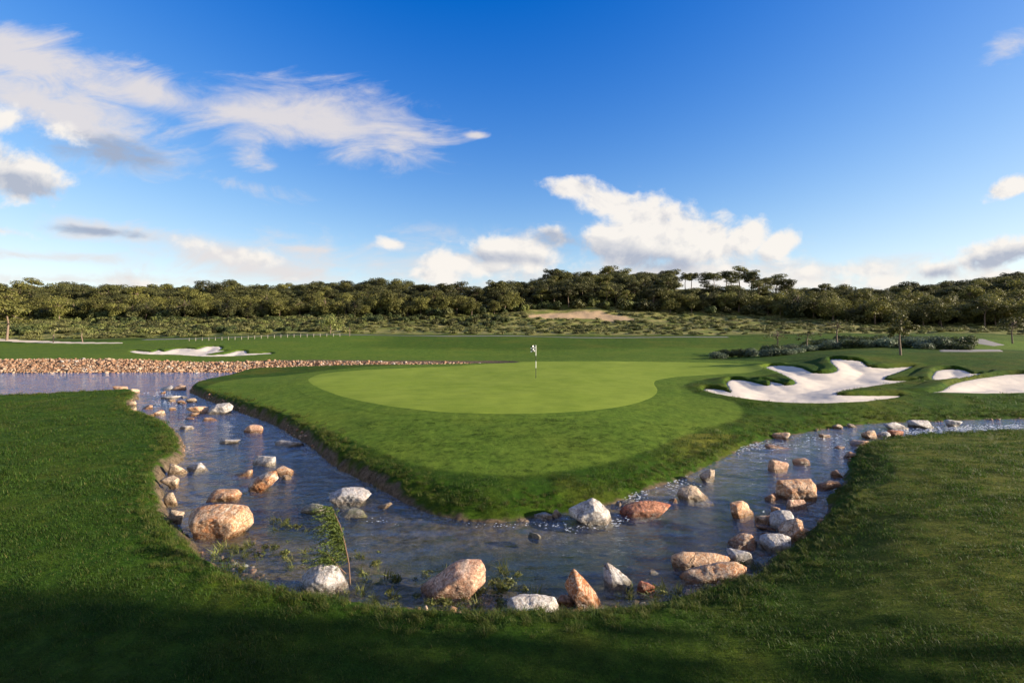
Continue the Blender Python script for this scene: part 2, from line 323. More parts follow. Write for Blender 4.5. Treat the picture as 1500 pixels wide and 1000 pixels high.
# perspective-adaptive grid
def rows():
    y = [1.6]
    while y[-1] < 260:
        r = 0.0042 if y[-1] < 26 else (0.0055 if y[-1] < 62 else 0.011)
        y.append(y[-1] * (1 + r))
    y += [300, 360, 450, 700, 1200, 2500, 5000]
    return np.array(y)
gy = rows()
gu = np.concatenate([np.arange(-2.6, -1.16, 0.024), np.arange(-1.16, 1.1601, 0.0042), np.arange(1.18, 2.6, 0.024)])
NR, NC = len(gy), len(gu)
GX = (gy[:, None] * gu[None]).ravel(); GY = np.repeat(gy, NC)
G_D, G_Z, G_SOIL, G_DEPTH, G_WILD = ground_fields(GX, GY)
G_TOP = G_Z.copy()
G_BUNK = np.full(GX.shape, 99.0); G_BACK = np.zeros(GX.shape)
for bp in BPOLY:
    x0, y0 = bp.min(0) - 3; x1, y1 = bp.max(0) + 3
    sel = np.where((GX > x0) & (GX < x1) & (GY > y0) & (GY < y1))[0]
    db = sdf(GX[sel], GY[sel], bp); near_b = db < G_BUNK[sel]; G_BUNK[sel] = np.minimum(G_BUNK[sel], db)
    bk_ = sstep(0.05, 0.6, sdf(GX[sel], GY[sel] + .5, bp) - sdf(GX[sel], GY[sel] - .5, bp)); G_BACK[sel] = np.where(near_b, bk_ * (0.35 if bp[:, 1].min() > 45 else 1.0), G_BACK[sel])
sand_wob = 0.05 * fbm(xy3(GX, GY, 1.6), 41, 3)
SAND_Z = G_TOP - 0.06 - 0.18 * sstep(0, 1.6, -G_BUNK) + sand_wob * sstep(0, .8, -G_BUNK)
G_Z = G_TOP + (0.02 + 0.12 * G_BACK) * np.exp(-(np.maximum(G_BUNK - 0.25, 0) / 0.7) ** 2) * sstep(0.0, 0.2, G_BUNK) * (G_BUNK < 3)
G_Z = np.where(G_BUNK < 0.05, G_Z + (SAND_Z - 0.3 - G_Z) * sstep(0.05, -0.10, G_BUNK) if False else np.where(G_BUNK < 0.05, G_Z * (1 - sstep(0, 1, (0.05 - G_BUNK) / 0.15)) + (SAND_Z - 0.3) * sstep(0, 1, (0.05 - G_BUNK) / 0.15), G_Z), G_Z)
G_APRON = sdf(GX, GY, APRON)
G_GREEN = sdf(GX, GY, GREEN)
G_Z = np.where((GY < 50) & (G_GREEN > -.05) & (G_GREEN < 1.0), G_Z + 0.012, G_Z)
fair = (GY > 44.8) & (GY < 80.5)
G_MOW = np.where(G_APRON < 0, sstep(0, 0.25, -G_APRON), 0.0)
G_MOW = np.maximum(G_MOW, fair * (0.85 - 0.5 * sstep(60, 65, GY + 3 * fbm(xy3(GX, GY, .08), 14, 2)) * sstep(-24, -16, GX)))
G_CUT = np.where(GY > 100, sstep(1.0, -0.5, sdf(GX, GY, SANDCUT)), 0) if True else 0
G_CUT = np.where(GY > 100, 1 - sstep(-0.5, 1.2, sdf(GX, GY, SANDCUT) + 2.0 * fbm(xy3(GX, GY, .5), 77, 3)), 0)
G_DRY = sstep(2.6, 5.5, GX + 1.5 * fbm(xy3(GX, GY, .6), 71, 3)) * (GY < 17) * (G_D > 0.5) * (GY < 9 + 0.35 * GX + 4)
idx = np.arange(NR * NC).reshape(NR, NC)
GF = np.stack([idx[:-1, :-1].ravel(), idx[:-1, 1:].ravel(), idx[1:, 1:].ravel(), idx[1:, :-1].ravel()], 1)
def ground_at(X, Y):
    """height of the finished ground (without bunkers)"""
    X = np.atleast_1d(np.asarray(X, float)); Y = np.atleast_1d(np.asarray(Y, float))
    return ground_fields(X, Y)[1]
def submesh(name, keep_vert, zfield):
    f = GF[keep_vert[GF].any(1)]; used = np.unique(f); remap = np.full(NR * NC, -1); remap[used] = np.arange(len(used))
    return np_mesh(name, np.stack([GX[used], GY[used], zfield[used]], 1), remap[f])

# ------------------------------------------------------------------ materials
def mat(name):
    m = bpy.data.materials.new(name); m.use_nodes = True; t = NT(m.node_tree)
    b = t.n.get('Principled BSDF'); return m, t, b
def bump(t, b, h, strength, dist):
    n = t.new('ShaderNodeBump'); n.inputs['Strength'].default_value = strength; n.inputs['Distance'].default_value = dist
    t.put(n.inputs['Height'], h); t.l.new(n.outputs[0], b.inputs['Normal'])
def m_ground():
    m, t, b = mat('turf_and_soil'); geo = t.new('ShaderNodeNewGeometry'); P = geo.outputs['Position']
    big = t.noise(P, 0.22, 5, 0.6); mid = t.noise(P, 1.7, 5, 0.65); fine = t.noise(P, 38, 4, 0.7); blade = t.noise(t.scaled(P, (1, .35, 1)), 120, 3, 0.7)
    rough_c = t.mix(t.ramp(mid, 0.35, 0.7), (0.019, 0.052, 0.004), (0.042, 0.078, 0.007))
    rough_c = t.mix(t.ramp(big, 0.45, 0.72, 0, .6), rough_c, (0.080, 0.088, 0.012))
    mow_c = t.mix(t.ramp(mid, 0.3, 0.75), (0.058, 0.108, 0.012), (0.092, 0.148, 0.019))
    mow_c = t.mix(t.ramp(big, 0.42, 0.7, 0, .5), mow_c, (0.112, 0.150, 0.020))
    rough_c = t.mix(t.ramp(t.noise(P, 0.55, 3, 0.6), 0.5, 0.7, 0, .45), rough_c, (0.070, 0.070, 0.010))
    rough_c = t.mix(t.math('MULTIPLY', t.attr('dry'), t.ramp(mid, .2, .8, .35, 1.0)), rough_c, (0.105, 0.110, 0.018))
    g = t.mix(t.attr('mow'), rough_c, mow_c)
    g = t.mix(t.ramp(fine, 0.25, 0.75), t.mix(1.0, g, (0.55, 0.55, 0.5), 'MULTIPLY'), t.mix(1.0, g, (1.45, 1.4, 1.3), 'MULTIPLY'))
    md = t.noise(t.scaled(P, (1, .55, 1)), 5.5, 5, 0.7, 0.5)
    g = t.mix(t.ramp(md, 0.3, 0.7), t.mix(1.0, g, (0.72, 0.74, 0.7), 'MULTIPLY'), t.mix(1.0, g, (1.22, 1.2, 1.15), 'MULTIPLY'))
    # meadow and hillside
    wn = t.noise(P, 0.30, 6, 0.65); wn2 = t.noise(P, 1.3, 5, 0.7)
    w = t.mix(t.ramp(wn, 0.4, 0.62), (0.125, 0.145, 0.035), (0.230, 0.205, 0.080))
    w = t.mix(t.ramp(wn2, 0.5, 0.68), w, (0.075, 0.085, 0.024))
    w = t.mix(t.attr('cut'), w, t.mix(wn2, (0.33, 0.22, 0.12), (0.50, 0.37, 0.23)))
    g = t.mix(t.attr('wild'), g, w)
    # bank soil and stream bed
    sn = t.noise(P, 9, 5, 0.7); sn2 = t.noise(t.scaled(P, (1, 1, 3)), 26, 4, 0.7)
    so = t.mix(t.ramp(sn, .3, .7), (0.040, 0.030, 0.018), (0.150, 0.112, 0.075)); so = t.mix(t.ramp(sn2, 0.52, 0.72), so, (0.20, 0.155, 0.11))
    g = t.mix(t.attr('soil'), g, so)
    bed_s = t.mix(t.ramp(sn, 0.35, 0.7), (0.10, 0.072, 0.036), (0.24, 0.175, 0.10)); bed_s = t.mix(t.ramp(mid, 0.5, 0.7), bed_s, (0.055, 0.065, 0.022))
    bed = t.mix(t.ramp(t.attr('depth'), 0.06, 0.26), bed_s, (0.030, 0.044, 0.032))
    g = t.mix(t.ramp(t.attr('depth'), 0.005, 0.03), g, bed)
    t.l.new(g, b.inputs['Base Color']); b.inputs['Roughness'].default_value = 0.9; b.inputs['Specular IOR Level'].default_value = 0.06
    h = t.math('ADD', t.math('MULTIPLY', fine, 0.6), t.math('MULTIPLY', blade, 0.5)); h = t.math('ADD', h, t.math('MULTIPLY', mid, 1.2))
    bump(t, b, h, 0.8, 0.035)
    return m
def m_green():
    m, t, b = mat('putting_turf'); P = t.new('ShaderNodeNewGeometry').outputs['Position']
    big = t.noise(t.scaled(P, (1, .6, 1)), 0.3, 5, 0.6); fine = t.noise(P, 30, 4, 0.7)
    c = t.mix(t.ramp(big, 0.3, 0.7), (0.148, 0.208, 0.024), (0.188, 0.246, 0.034))
    c = t.mix(t.ramp(fine, 0.3, 0.7), t.mix(1.0, c, (0.86, 0.86, 0.8), 'MULTIPLY'), t.mix(1.0, c, (1.12, 1.12, 1.1), 'MULTIPLY'))
    md = t.noise(t.scaled(P, (.5, 1.3, 1)), 1.6, 5, 0.65, .6); c = t.mix(t.ramp(md, 0.3, 0.7), t.mix(1.0, c, (0.88, 0.90, 0.85), 'MULTIPLY'), t.mix(1.0, c, (1.08, 1.06, 1.05), 'MULTIPLY'))
    t.l.new(c, b.inputs['Base Color']); b.inputs['Roughness'].default_value = 0.9; b.inputs['Specular IOR Level'].default_value = 0.06
    bump(t, b, fine, 0.35, 0.01); return m
def m_sand():
    m, t, b = mat('bunker_sand'); P = t.new('ShaderNodeNewGeometry').outputs['Position']
    n = t.noise(P, 1.2, 5, 0.6); f = t.noise(P, 60, 3, 0.7); rk = t.noise(t.scaled(P, (1, 5, 1)), 2.0, 3, 0.6, 1.2)
    c = t.mix(n, (0.53, 0.47, 0.39), (0.65, 0.585, 0.50))
    t.l.new(c, b.inputs['Base Color']); b.inputs['Roughness'].default_value = 0.9; b.inputs['Specular IOR Level'].default_value = 0.1
    bump(t, b, t.math('ADD', t.math('MULTIPLY', rk, 1.2), t.math('MULTIPLY', f, 0.4)), 0.5, 0.04); return m
def m_path(c1, c2, nm):
    m, t, b = mat(nm); P = t.new('ShaderNodeNewGeometry').outputs['Position']
    t.l.new(t.mix(t.noise(P, 2.5, 5, 0.7), c1, c2), b.inputs['Base Color']); b.inputs['Roughness'].default_value = 0.9; return m
def m_water():
    m, t, b = mat('stream_water'); t.n.remove(b); out = t.n.get('Material Output')
    P = t.new('ShaderNodeNewGeometry').outputs['Position']
    w1 = t.noise(t.scaled(P, (1, 1.5, 1)), 2.6, 4, 0.6, 0.8); w2 = t.noise(t.scaled(P, (1, 1.4, 1)), 8.5, 3, 0.6, 0.5); w3 = t.noise(P, 26, 2, 0.5)
    h = t.math('ADD', t.math('MULTIPLY', w1, 1.0), t.math('MULTIPLY', w2, 0.45)); h = t.math('ADD', h, t.math('MULTIPLY', w3, 0.10))
    bp = t.new('ShaderNodeBump'); bp.inputs['Strength'].default_value = 1.0; bp.inputs['Distance'].default_value = 0.20; t.l.new(h, bp.inputs['Height'])
    gl = t.new('ShaderNodeBsdfGlossy'); gl.inputs['Roughness'].default_value = 0.035; gl.inputs['Color'].default_value = (1, 1, 1, 1); t.l.new(bp.outputs[0], gl.inputs['Normal'])
    tr = t.new('ShaderNodeBsdfTransparent'); tr.inputs['Color'].default_value = (0.84, 0.89, 0.86, 1)
    mx = t.new('ShaderNodeMixShader'); bp2 = t.new('ShaderNodeBump'); bp2.inputs['Strength'].default_value = 0.42; bp2.inputs['Distance'].default_value = 0.06; t.l.new(h, bp2.inputs['Height']); 
    dt = t.new('ShaderNodeVectorMath', operation='DOT_PRODUCT'); t.l.new(t.new('ShaderNodeNewGeometry').outputs['Incoming'], dt.inputs[0]); t.l.new(bp2.outputs[0], dt.inputs[1])
    fr = t.math('MULTIPLY_ADD', t.math('POWER', t.math('SUBTRACT', 1.0, t.math('ABSOLUTE', dt.outputs['Value']), clamp=True), 3.7), 0.965, 0.035)   # Fresnel reflectance, the same from both sides
    t.l.new(fr, mx.inputs[0]); df = t.new('ShaderNodeBsdfDiffuse'); df.inputs['Color'].default_value = (0.13, 0.16, 0.14, 1); tb = t.new('ShaderNodeMixShader'); t.put(tb.inputs[0], t.ramp(t.noise(P, 0.7, 4, .6), .35, .7, .01, .055)); t.l.new(tr.outputs[0], tb.inputs[1]); t.l.new(df.outputs[0], tb.inputs[2]); t.l.new(tb.outputs[0], mx.inputs[1]); t.l.new(gl.outputs[0], mx.inputs[2])
    t.l.new(mx.outputs[0], out.inputs[0]); return m
def m_leaf(nm, a, b_, transl=0.3, straw=None):
    m, t, b = mat(nm); out = t.n.get('Material Output')
    oi = t.new('ShaderNodeObjectInfo').outputs['Random']; geo = t.new('ShaderNodeNewGeometry')
    isl = geo.outputs['Random Per Island']
    c = t.mix(isl, a, b_)
    if straw: c = t.mix(t.math('GREATER_THAN', isl, 0.94), c, straw)
    v = t.ramp(oi, 0, 1, 0.6, 1.3, False)
    mul = t.new('ShaderNodeVectorMath', operation='SCALE'); t.put(mul.inputs[0], c); t.put(mul.inputs['Scale'], v)
    c = mul.outputs[0]
    t.l.new(c, b.inputs['Base Color']); b.inputs['Roughness'].default_value = 0.6; b.inputs['Specular IOR Level'].default_value = 0.25
    tl = t.new('ShaderNodeBsdfTranslucent'); t.l.new(c, tl.inputs[0])
    mx = t.new('ShaderNodeMixShader'); mx.inputs[0].default_value = transl
    t.l.new(b.outputs[0], mx.inputs[1]); t.l.new(tl.outputs[0], mx.inputs[2]); t.l.new(mx.outputs[0], out.inputs[0]); return m
def m_plain(nm, c, rough=0.6, c2=None, scale=12):
    m, t, b = mat(nm)
    if c2:
        tc = t.new('ShaderNodeTexCoord').outputs['Object']; t.l.new(t.mix(t.noise(tc, scale, 4, 0.65), c, c2), b.inputs['Base Color'])
    else: b.inputs['Base Color'].default_value = (*c, 1)
    b.inputs['Roughness'].default_value = rough; return m
def m_rock(nm, main, second, vein, vein_amt=0.62, moss=0.0):
    m, t, b = mat(nm); tc = t.new('ShaderNodeTexCoord').outputs['Object']
    oi = t.new('ShaderNodeObjectInfo').outputs['Random']
    off = t.new('ShaderNodeVectorMath', operation='ADD'); t.put(off.inputs[0], tc)
    cmb = t.new('ShaderNodeCombineXYZ'); t.put(cmb.inputs[0], t.math('MULTIPLY', oi, 37.0)); t.put(cmb.inputs[1], t.math('MULTIPLY', oi, 91.0)); t.l.new(cmb.outputs[0], off.inputs[1])
    p = off.outputs[0]
    n1 = t.noise(p, 2.6, 6, 0.65, 0.6); n2 = t.noise(p, 6.0, 5, 0.7, 1.4); n3 = t.noise(p, 24, 5, 0.75)
    c = t.mix(t.ramp(n1, 0.38, 0.62), main, second)
    vv = t.math('ABSOLUTE', t.math('SUBTRACT', n2, 0.5)); c = t.mix(t.ramp(vv, 0.0, 0.045, vein_amt, 0.0), c, vein)
    c = t.mix(t.ramp(t.noise(p, 3.7, 4, 0.6, 0.8), 0.56, 0.68, 0, vein_amt), c, vein)
    c = t.mix(t.ramp(n3, 0.3, 0.7), t.mix(1.0, c, (0.46, 0.42, 0.38), 'MULTIPLY'), t.mix(1.0, c, (1.25, 1.25, 1.25), 'MULTIPLY'))
    vo = t.new('ShaderNodeTexVoronoi'); vo.feature = 'DISTANCE_TO_EDGE'; vo.inputs['Scale'].default_value = 3.4
    wq = t.new('ShaderNodeVectorMath', operation='ADD'); t.put(wq.inputs[0], t.scaled(p, (1.0, 1.0, 1.6))); wc = t.new('ShaderNodeCombineXYZ'); [t.put(wc.inputs[i], t.math('MULTIPLY', n2, .45)) for i in range(3)]; t.l.new(wc.outputs[0], wq.inputs[1]); t.l.new(wq.outputs[0], vo.inputs['Vector'])
    crack = t.math('MULTIPLY', t.ramp(vo.outputs['Distance'], 0.0, 0.035, 1.0, 0.0), t.ramp(n1, .42, .58)); c = t.mix(crack, c, t.mix(1.0, c, (0.34, 0.30, 0.26), 'MULTIPLY'))
    sep = t.new('ShaderNodeSeparateXYZ'); t.l.new(t.new('ShaderNodeNewGeometry').outputs['Position'], sep.inputs[0])
    wl = t.math('ADD', sep.outputs[2], t.math('MULTIPLY_ADD', n1, 0.10, -0.05))
    wet = t.ramp(wl, WATER + 0.04, WATER + 0.14, 1.0, 0.0)
    c = t.mix(wet, c, t.mix(1.0, c, (0.40, 0.36, 0.31), 'MULTIPLY'))
    if moss: c = t.mix(t.ramp(t.noise(p, 5, 4, 0.6), 0.45, 0.6, 0, moss), c, (0.08, 0.09, 0.03))
    t.l.new(c, b.inputs['Base Color']); t.put(b.inputs['Roughness'], t.ramp(wet, 0, 1, 0.72, 0.25))
    b.inputs['Specular IOR Level'].default_value = 0.35
    bump(t, b, t.math('SUBTRACT', t.math('ADD', t.math('MULTIPLY', n3, 0.6), n2), t.math('MULTIPLY', crack, .5)), 0.9, 0.06); return m
MG, MGREEN, MSAND, MWATER = m_ground(), m_green(), m_sand(), m_water()
ROCKM = {
    'orange': m_rock('orange_stone', (0.43, 0.195, 0.085), (0.55, 0.335, 0.195), (0.68, 0.57, 0.44), 0.75),
    'pink': m_rock('pink_stone', (0.50, 0.27, 0.175), (0.58, 0.36, 0.245), (0.68, 0.55, 0.44)),
    'white': m_rock('white_stone', (0.60, 0.575, 0.54), (0.44, 0.435, 0.435), (0.52, 0.34, 0.22), 0.35),
    'grey': m_rock('grey_stone', (0.40, 0.40, 0.41), (0.53, 0.525, 0.52), (0.46, 0.30, 0.20), 0.3),
    'whiteorange': m_rock('white_stone_orange_stains', (0.62, 0.56, 0.48), (0.42, 0.165, 0.06), (0.55, 0.36, 0.21), 0.5),
    'brown': m_rock('brown_stone', (0.30, 0.145, 0.075), (0.42, 0.235, 0.135), (0.50, 0.42, 0.34), 0.45),
    'rusty': m_rock('rusty_stone', (0.36, 0.135, 0.045), (0.46, 0.215, 0.095), (0.64, 0.56, 0.46), 0.6),
    'red': m_rock('red_stone', (0.36, 0.10, 0.05), (0.46, 0.19, 0.10), (0.55, 0.36, 0.26), 0.4),
    'tan': m_rock('tan_stone', (0.47, 0.36, 0.26), (0.55, 0.45, 0.34), (0.42, 0.26, 0.16), 0.4),
    'moss': m_rock('mossy_stone', (0.34, 0.33, 0.28), (0.42, 0.40, 0.34), (0.25, 0.26, 0.18), 0.4, 0.6)}
ML_PINE = m_leaf('pine_needles', (0.078, 0.088, 0.018), (0.190, 0.178, 0.048))
ML_PINE2 = m_leaf('pine_needles_dull', (0.048, 0.056, 0.016), (0.105, 0.104, 0.034))
ML_SHRUB = m_leaf('shrub_leaves', (0.045, 0.065, 0.020), (0.085, 0.105, 0.035))
ML_GREY = m_leaf('silver_leaves', (0.085, 0.120, 0.070), (0.15, 0.185, 0.115))
ML_SCRUB = m_leaf('scrub_leaves', (0.105, 0.120, 0.033), (0.205, 0.195, 0.075))
ML_SCRUBG = m_leaf('green_scrub_leaves', (0.085, 0.110, 0.025), (0.18, 0.19, 0.06))
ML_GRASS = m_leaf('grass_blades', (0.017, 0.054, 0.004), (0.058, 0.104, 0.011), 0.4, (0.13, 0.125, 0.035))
ML_LONG = m_leaf('long_grass_blades', (0.034, 0.070, 0.004), (0.115, 0.125, 0.022), 0.35, (0.17, 0.15, 0.06))
ML_WEED = m_leaf('water_weed_leaves', (0.05, 0.075, 0.012), (0.17, 0.165, 0.05), 0.3)
ML_FEATHER = m_leaf('feathery_leaves', (0.09, 0.15, 0.025), (0.17, 0.21, 0.05), 0.4)
MBARK = m_plain('bark', (0.10, 0.07, 0.05), 0.9, (0.22, 0.16, 0.12), 6)
MTWIG = m_plain('twig_bark', (0.10, 0.055, 0.035), 0.8, (0.17, 0.10, 0.06), 20)

# ------------------------------------------------------------------ setting
me = np_mesh('ground', np.stack([GX, GY, G_Z], 1), GF)
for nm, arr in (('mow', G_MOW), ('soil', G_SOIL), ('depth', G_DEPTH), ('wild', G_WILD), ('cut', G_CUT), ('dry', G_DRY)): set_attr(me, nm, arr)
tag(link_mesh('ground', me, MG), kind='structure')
gz = G_Z + np.clip(-G_GREEN * 0.12, -0.05, 0.014)
tag(link_mesh('putting_green', submesh('putting_green', (G_GREEN < 0.15) & (GY < 60), gz), MGREEN), kind='structure')
for i, bp in enumerate(BPOLY):
    x0, y0 = bp.min(0) - 1; x1, y1 = bp.max(0) + 1
    near = (GX > x0) & (GX < x1) & (GY > y0) & (GY < y1)
    k = np.zeros(GX.shape, bool); s = np.where(near)[0]; k[s] = sdf(GX[s], GY[s], bp) < 0.12
    o = link_mesh('sand_bunker', submesh('sand_bunker', k, SAND_Z - 0.12 * sstep(0, 0.1, G_BUNK)), MSAND); tag(o, kind='structure')
mp_sand = m_path((0.46, 0.38, 0.28), (0.60, 0.52, 0.42), 'sandy_path'); mp_grey = m_path((0.105, 0.098, 0.092), (0.155, 0.148, 0.14), 'grey_path')
for i, pp in enumerate(PATHS):
    pp = np.array(pp); s = np.where((GX > pp[:, 0].min() - 2) & (GX < pp[:, 0].max() + 2) & (GY > pp[:, 1].min() - 2) & (GY < pp[:, 1].max() + 2))[0]
    dd = np.full(GX.shape, 9.0); dd[s] = sdf(GX[s], GY[s], pp)
    o = link_mesh('cart_path', submesh('cart_path', dd < 0.3, G_Z + np.clip(-dd * 0.3, -0.1, 0.03)), mp_sand if i in (0,) else mp_grey); tag(o, kind='structure')
wz = 0.020 * fbm(np.stack([GX * 0.75, GY * 1.5, GX * 0 + .5], 1), 91, 2) * sstep(14, 30, GY) + 0.013 * fbm(np.stack([GX * 2.4, GY * 3.4, GX * 0 + .5], 1), 92, 2) * (0.5 + sstep(-.1, .3, fbm(xy3(GX, GY, .5), 95, 2)))
wm = submesh('water', (G_D < 0.5) & (GY > 3) & (GY < 44), WATER + wz)
tag(link_mesh('water', wm, MWATER), kind='structure')

# ------------------------------------------------------------------ rocks
def ico(sub):
    bm = bmesh.new(); bmesh.ops.create_icosphere(bm, subdivisions=sub, radius=1.0)
    V = np.array([v.co[:] for v in bm.verts]); Fc = np.array([[v.index for v in f.verts] for f in bm.faces]); bm.free(); return V, Fc
ICO4, ICO5, ICO3, ICO2 = ico(4), ico(5), ico(3), ico(2)
def star_rock(pts, seed, sub, p=52, rough=0.045):
    """rounded convex stone through the hull of pts: a sphere pushed out on to the soft-edged facets, then weathered"""
    pts = np.asarray(pts, float); c = pts.mean(0)
    bm = bmesh.new()
    for q in pts: bm.verts.new(q - c)
    res = bmesh.ops.convex_hull(bm, input=bm.verts); bm.normal_update()
    Nn, Of = [], []
    for f in bm.faces:
        n = np.array(f.normal[:]); o = float(np.dot(n, np.array(f.verts[0].co[:])))
        if o < 0: n, o = -n, -o
        if o > 1e-4: Nn.append(n); Of.append(o)
    bm.free(); Nn, Of = np.array(Nn), np.array(Of)
    V, Fc = sub; s = np.maximum(V @ Nn.T, 0) / Of
    r = (s ** p).sum(1) ** (-1 / p)
    P = V * r[:, None]; L = float(np.ptp(pts, axis=0).mean())
    q = P / L
    n = fbm(q * 3.4, seed, 4, 0.6) + 0.8 * (np.abs(fbm(q * 2.4, seed + 50, 3)) - 0.2) + 0.3 * fbm(q * 11, seed + 9, 3)
    P = P + V * (n * rough * L * 0.95)[:, None]
    return P, Fc, c
def add_rock(P, Fc, c, kind, label, name='rock'):
    me = np_mesh(name, P, Fc); o = link_mesh(name, me, ROCKM[kind]); o.location = c
    tag(o, label, 'rock'); return o
def rock_box(x0, y0, x1, y1, kind, label, seed, depth=0.6, zb=None, big=False, rough=0.045, tilt=0.0, sink=0.35):
    zb = WATER if zb is None else zb
    Y0 = (ZC - zb) * F / (y1 - HORIZON); W = (x1 - x0) * Y0 / F; Hh = (y1 - y0) * Y0 / F; ta = (ZC - zb) / Y0
    D = min(depth * W, 0.62 * Hh / ta); h = max(Hh - D * ta, 0.3 * Hh, 0.03)
    Yc = Y0 + D / 2; W = (x1 - x0) * Yc / F; X = ((x0 + x1) / 2 - 750) * Yc / F
    rng = np.random.RandomState(seed); n = 11
    v = rng.normal(size=(n, 3)); v /= np.linalg.norm(v, axis=1)[:, None]
    v = np.sign(v) * np.abs(v) ** 0.7
    v[:, 0] += 0.25 * rng.uniform(-1, 1) * v[:, 2]
    v -= (v.max(0) + v.min(0)) / 2; v /= (np.ptp(v, axis=0) / 2)
    low = sink * h + 0.06
    pts = np.stack([X + v[:, 0] * W / 2, Yc + v[:, 1] * D / 2, zb + (h - low) / 2 + v[:, 2] * (h + low) / 2 + tilt * v[:, 0] * h * .5], 1)
    P, Fc, c = star_rock(pts, seed, ICO5 if big else (ICO4 if W * F / Yc > 22 else ICO3), rough=rough)
    return add_rock(P, Fc, c, kind, label)
def rock_outline(outline, kind, label, seed, depth, zb=None, front=0.62, back=0.6, rough=0.04, p=60, lean=0.0, sink=0.12):
    """outline in photo pixels (its lowest row stands at the water); given a depth of its own"""
    zb = WATER if zb is None else zb
    ol = np.array(outline, float); Y0 = (ZC - zb) * F / (ol[:, 1].max() - HORIZON); Yc = Y0 + depth * 0.35
    X = (ol[:, 0] - 750) * Yc / F; Z = ZC - (ol[:, 1] - HORIZON) * Yc / F
    zmin = Z.min(); Z = np.where(Z < zmin + 0.25 * np.ptp(Z), Z - sink, Z)
    cx, cz = X.mean(), Z.mean(); pts = [np.stack([X, np.full_like(X, Yc) + lean * (Z - cz), Z], 1)]
    for k, dy in ((front, -0.5), (back, 0.5)):
        pts.append(np.stack([cx + (X - cx) * k, np.full_like(X, Yc + dy * depth) + lean * (Z - cz), cz + (Z - cz) * k - 0.05 * (dy < 0)], 1))
    P, Fc, c = star_rock(np.concatenate(pts), seed, ICO5, p=p, rough=rough)
    return add_rock(P, Fc, c, kind, label)
# the large shaped boulders
rock_outline([(275, 758), (281, 744), (300, 739), (333, 737), (340, 741), (362, 741), (372, 752), (371, 766), (356, 774), (345, 770), (333, 780), (316, 786), (298, 784), (285, 774)], 'orange', 'largest orange boulder, lying at the left edge of the stream', 11, 0.62)
rock_outline([(614, 858), (636, 843), (664, 824), (686, 818), (706, 818), (713, 832), (712, 852), (690, 862), (650, 870), (616, 873)], 'pink', 'big slanting pink boulder at the near bank, left of the flat white stone', 12, 0.5, rough=0.028)
rock_outline([(826, 856), (836, 833), (841, 831), (852, 842), (872, 865), (886, 879), (884, 884), (862, 889), (848, 884), (834, 872)], 'rusty', 'tall pointed rock with a rusty left face and white ridge', 13, 0.36, rough=0.03, p=60)
rock_outline([(741, 877), (746, 873), (790, 871), (812, 874), (820, 885), (819, 891), (792, 897), (770, 892), (742, 888)], 'white', 'flat white stone with orange side half sunk in the near grass bank', 14, 0.3, zb=-0.52)
rock_outline([(883, 858), (884, 826), (890, 823), (906, 833), (918, 846), (925, 850), (924, 855), (915, 861), (900, 861)], 'grey', 'upright pale grey rock left of the small red rock', 15, 0.34, p=60)
rock_outline([(831, 745), (852, 735), (868, 729), (880, 733), (893, 748), (900, 762), (892, 767), (862, 762), (832, 754)], 'white', 'big white boulder against the tip of the grass island', 16, 0.5)
rock_outline([(440, 842), (452, 832), (468, 826), (490, 828), (500, 846), (512, 857), (509, 866), (486, 868), (462, 858), (444, 848)], 'grey', 'white and grey streaked rock beside the feathery sapling', 17, 0.42, rough=0.05)
rock_outline([(1135, 722), (1138, 703), (1160, 701), (1188, 701), (1197, 710), (1195, 726), (1182, 732), (1160, 729), (1140, 727)], 'orange', 'biggest orange block among the rocks of the right bank', 18, 0.55)
rock_outline([(363, 708), (372, 699), (392, 690), (405, 688), (409, 700), (400, 707), (386, 714), (376, 719), (364, 717)], 'whiteorange', 'pale grey rock with rusty left face in a cluster of left stream rocks', 19, 0.38)
rock_outline([(300, 603), (309, 596), (318, 591), (336, 589), (342, 594), (338, 604), (322, 606)], 'white', 'largest white rock in the upper left stream, against the island bank', 20, 0.6)
rock_outline([(991, 722), (994, 714), (1010, 710), (1020, 712), (1024, 719), (1042, 727), (1049, 732), (1016, 731), (996, 728)], 'tan', 'tan wedge rock with water running over its right end', 21, 0.4)
rock_outline([(1024, 697), (1028, 692), (1040, 686), (1047, 688), (1046, 699), (1038, 705), (1030, 702)], 'tan', 'small tan block standing alone in mid stream on the right', 22, 0.3)
rock_outline([(904, 748), (914, 739), (930, 735), (960, 733), (985, 738), (975, 748), (940, 756), (915, 755)], 'red', 'long low reddish slab beside the big white boulder at the island', 23, 0.42)
rock_outline([(481, 722), (502, 714), (516, 713), (532, 715), (546, 722), (530, 732), (511, 738), (498, 731)], 'grey', 'flat diamond shaped grey slab with orange rim near the left bank of the island', 24, 0.55, front=.8)
rock_outline([(981, 820), (984, 811), (1000, 808), (1050, 809), (1072, 816), (1068, 824), (1030, 831), (1000, 833), (988, 829)], 'orange', 'long orange rock lying behind its longer neighbour at the lower right bank', 25, 0.32)
rock_outline([(993, 843), (1002, 836), (1040, 827), (1080, 821), (1096, 829), (1097, 838), (1060, 847), (1020, 852), (1000, 849)], 'orange', 'longest orange rock, nearest to the camera on the right bank', 26, 0.32)
rock_outline([(1128, 768), (1132, 752), (1144, 746), (1158, 748), (1163, 756), (1155, 768), (1143, 778), (1130, 776)], 'grey', 'rounded grey white boulder in the middle of the right bank heap', 27, 0.4)
rock_outline([(1141, 779), (1150, 766), (1166, 758), (1175, 762), (1178, 775), (1168, 787), (1154, 791), (1143, 788)], 'orange', 'ribbed tan orange boulder at the grass side of the right bank heap', 28, 0.4)
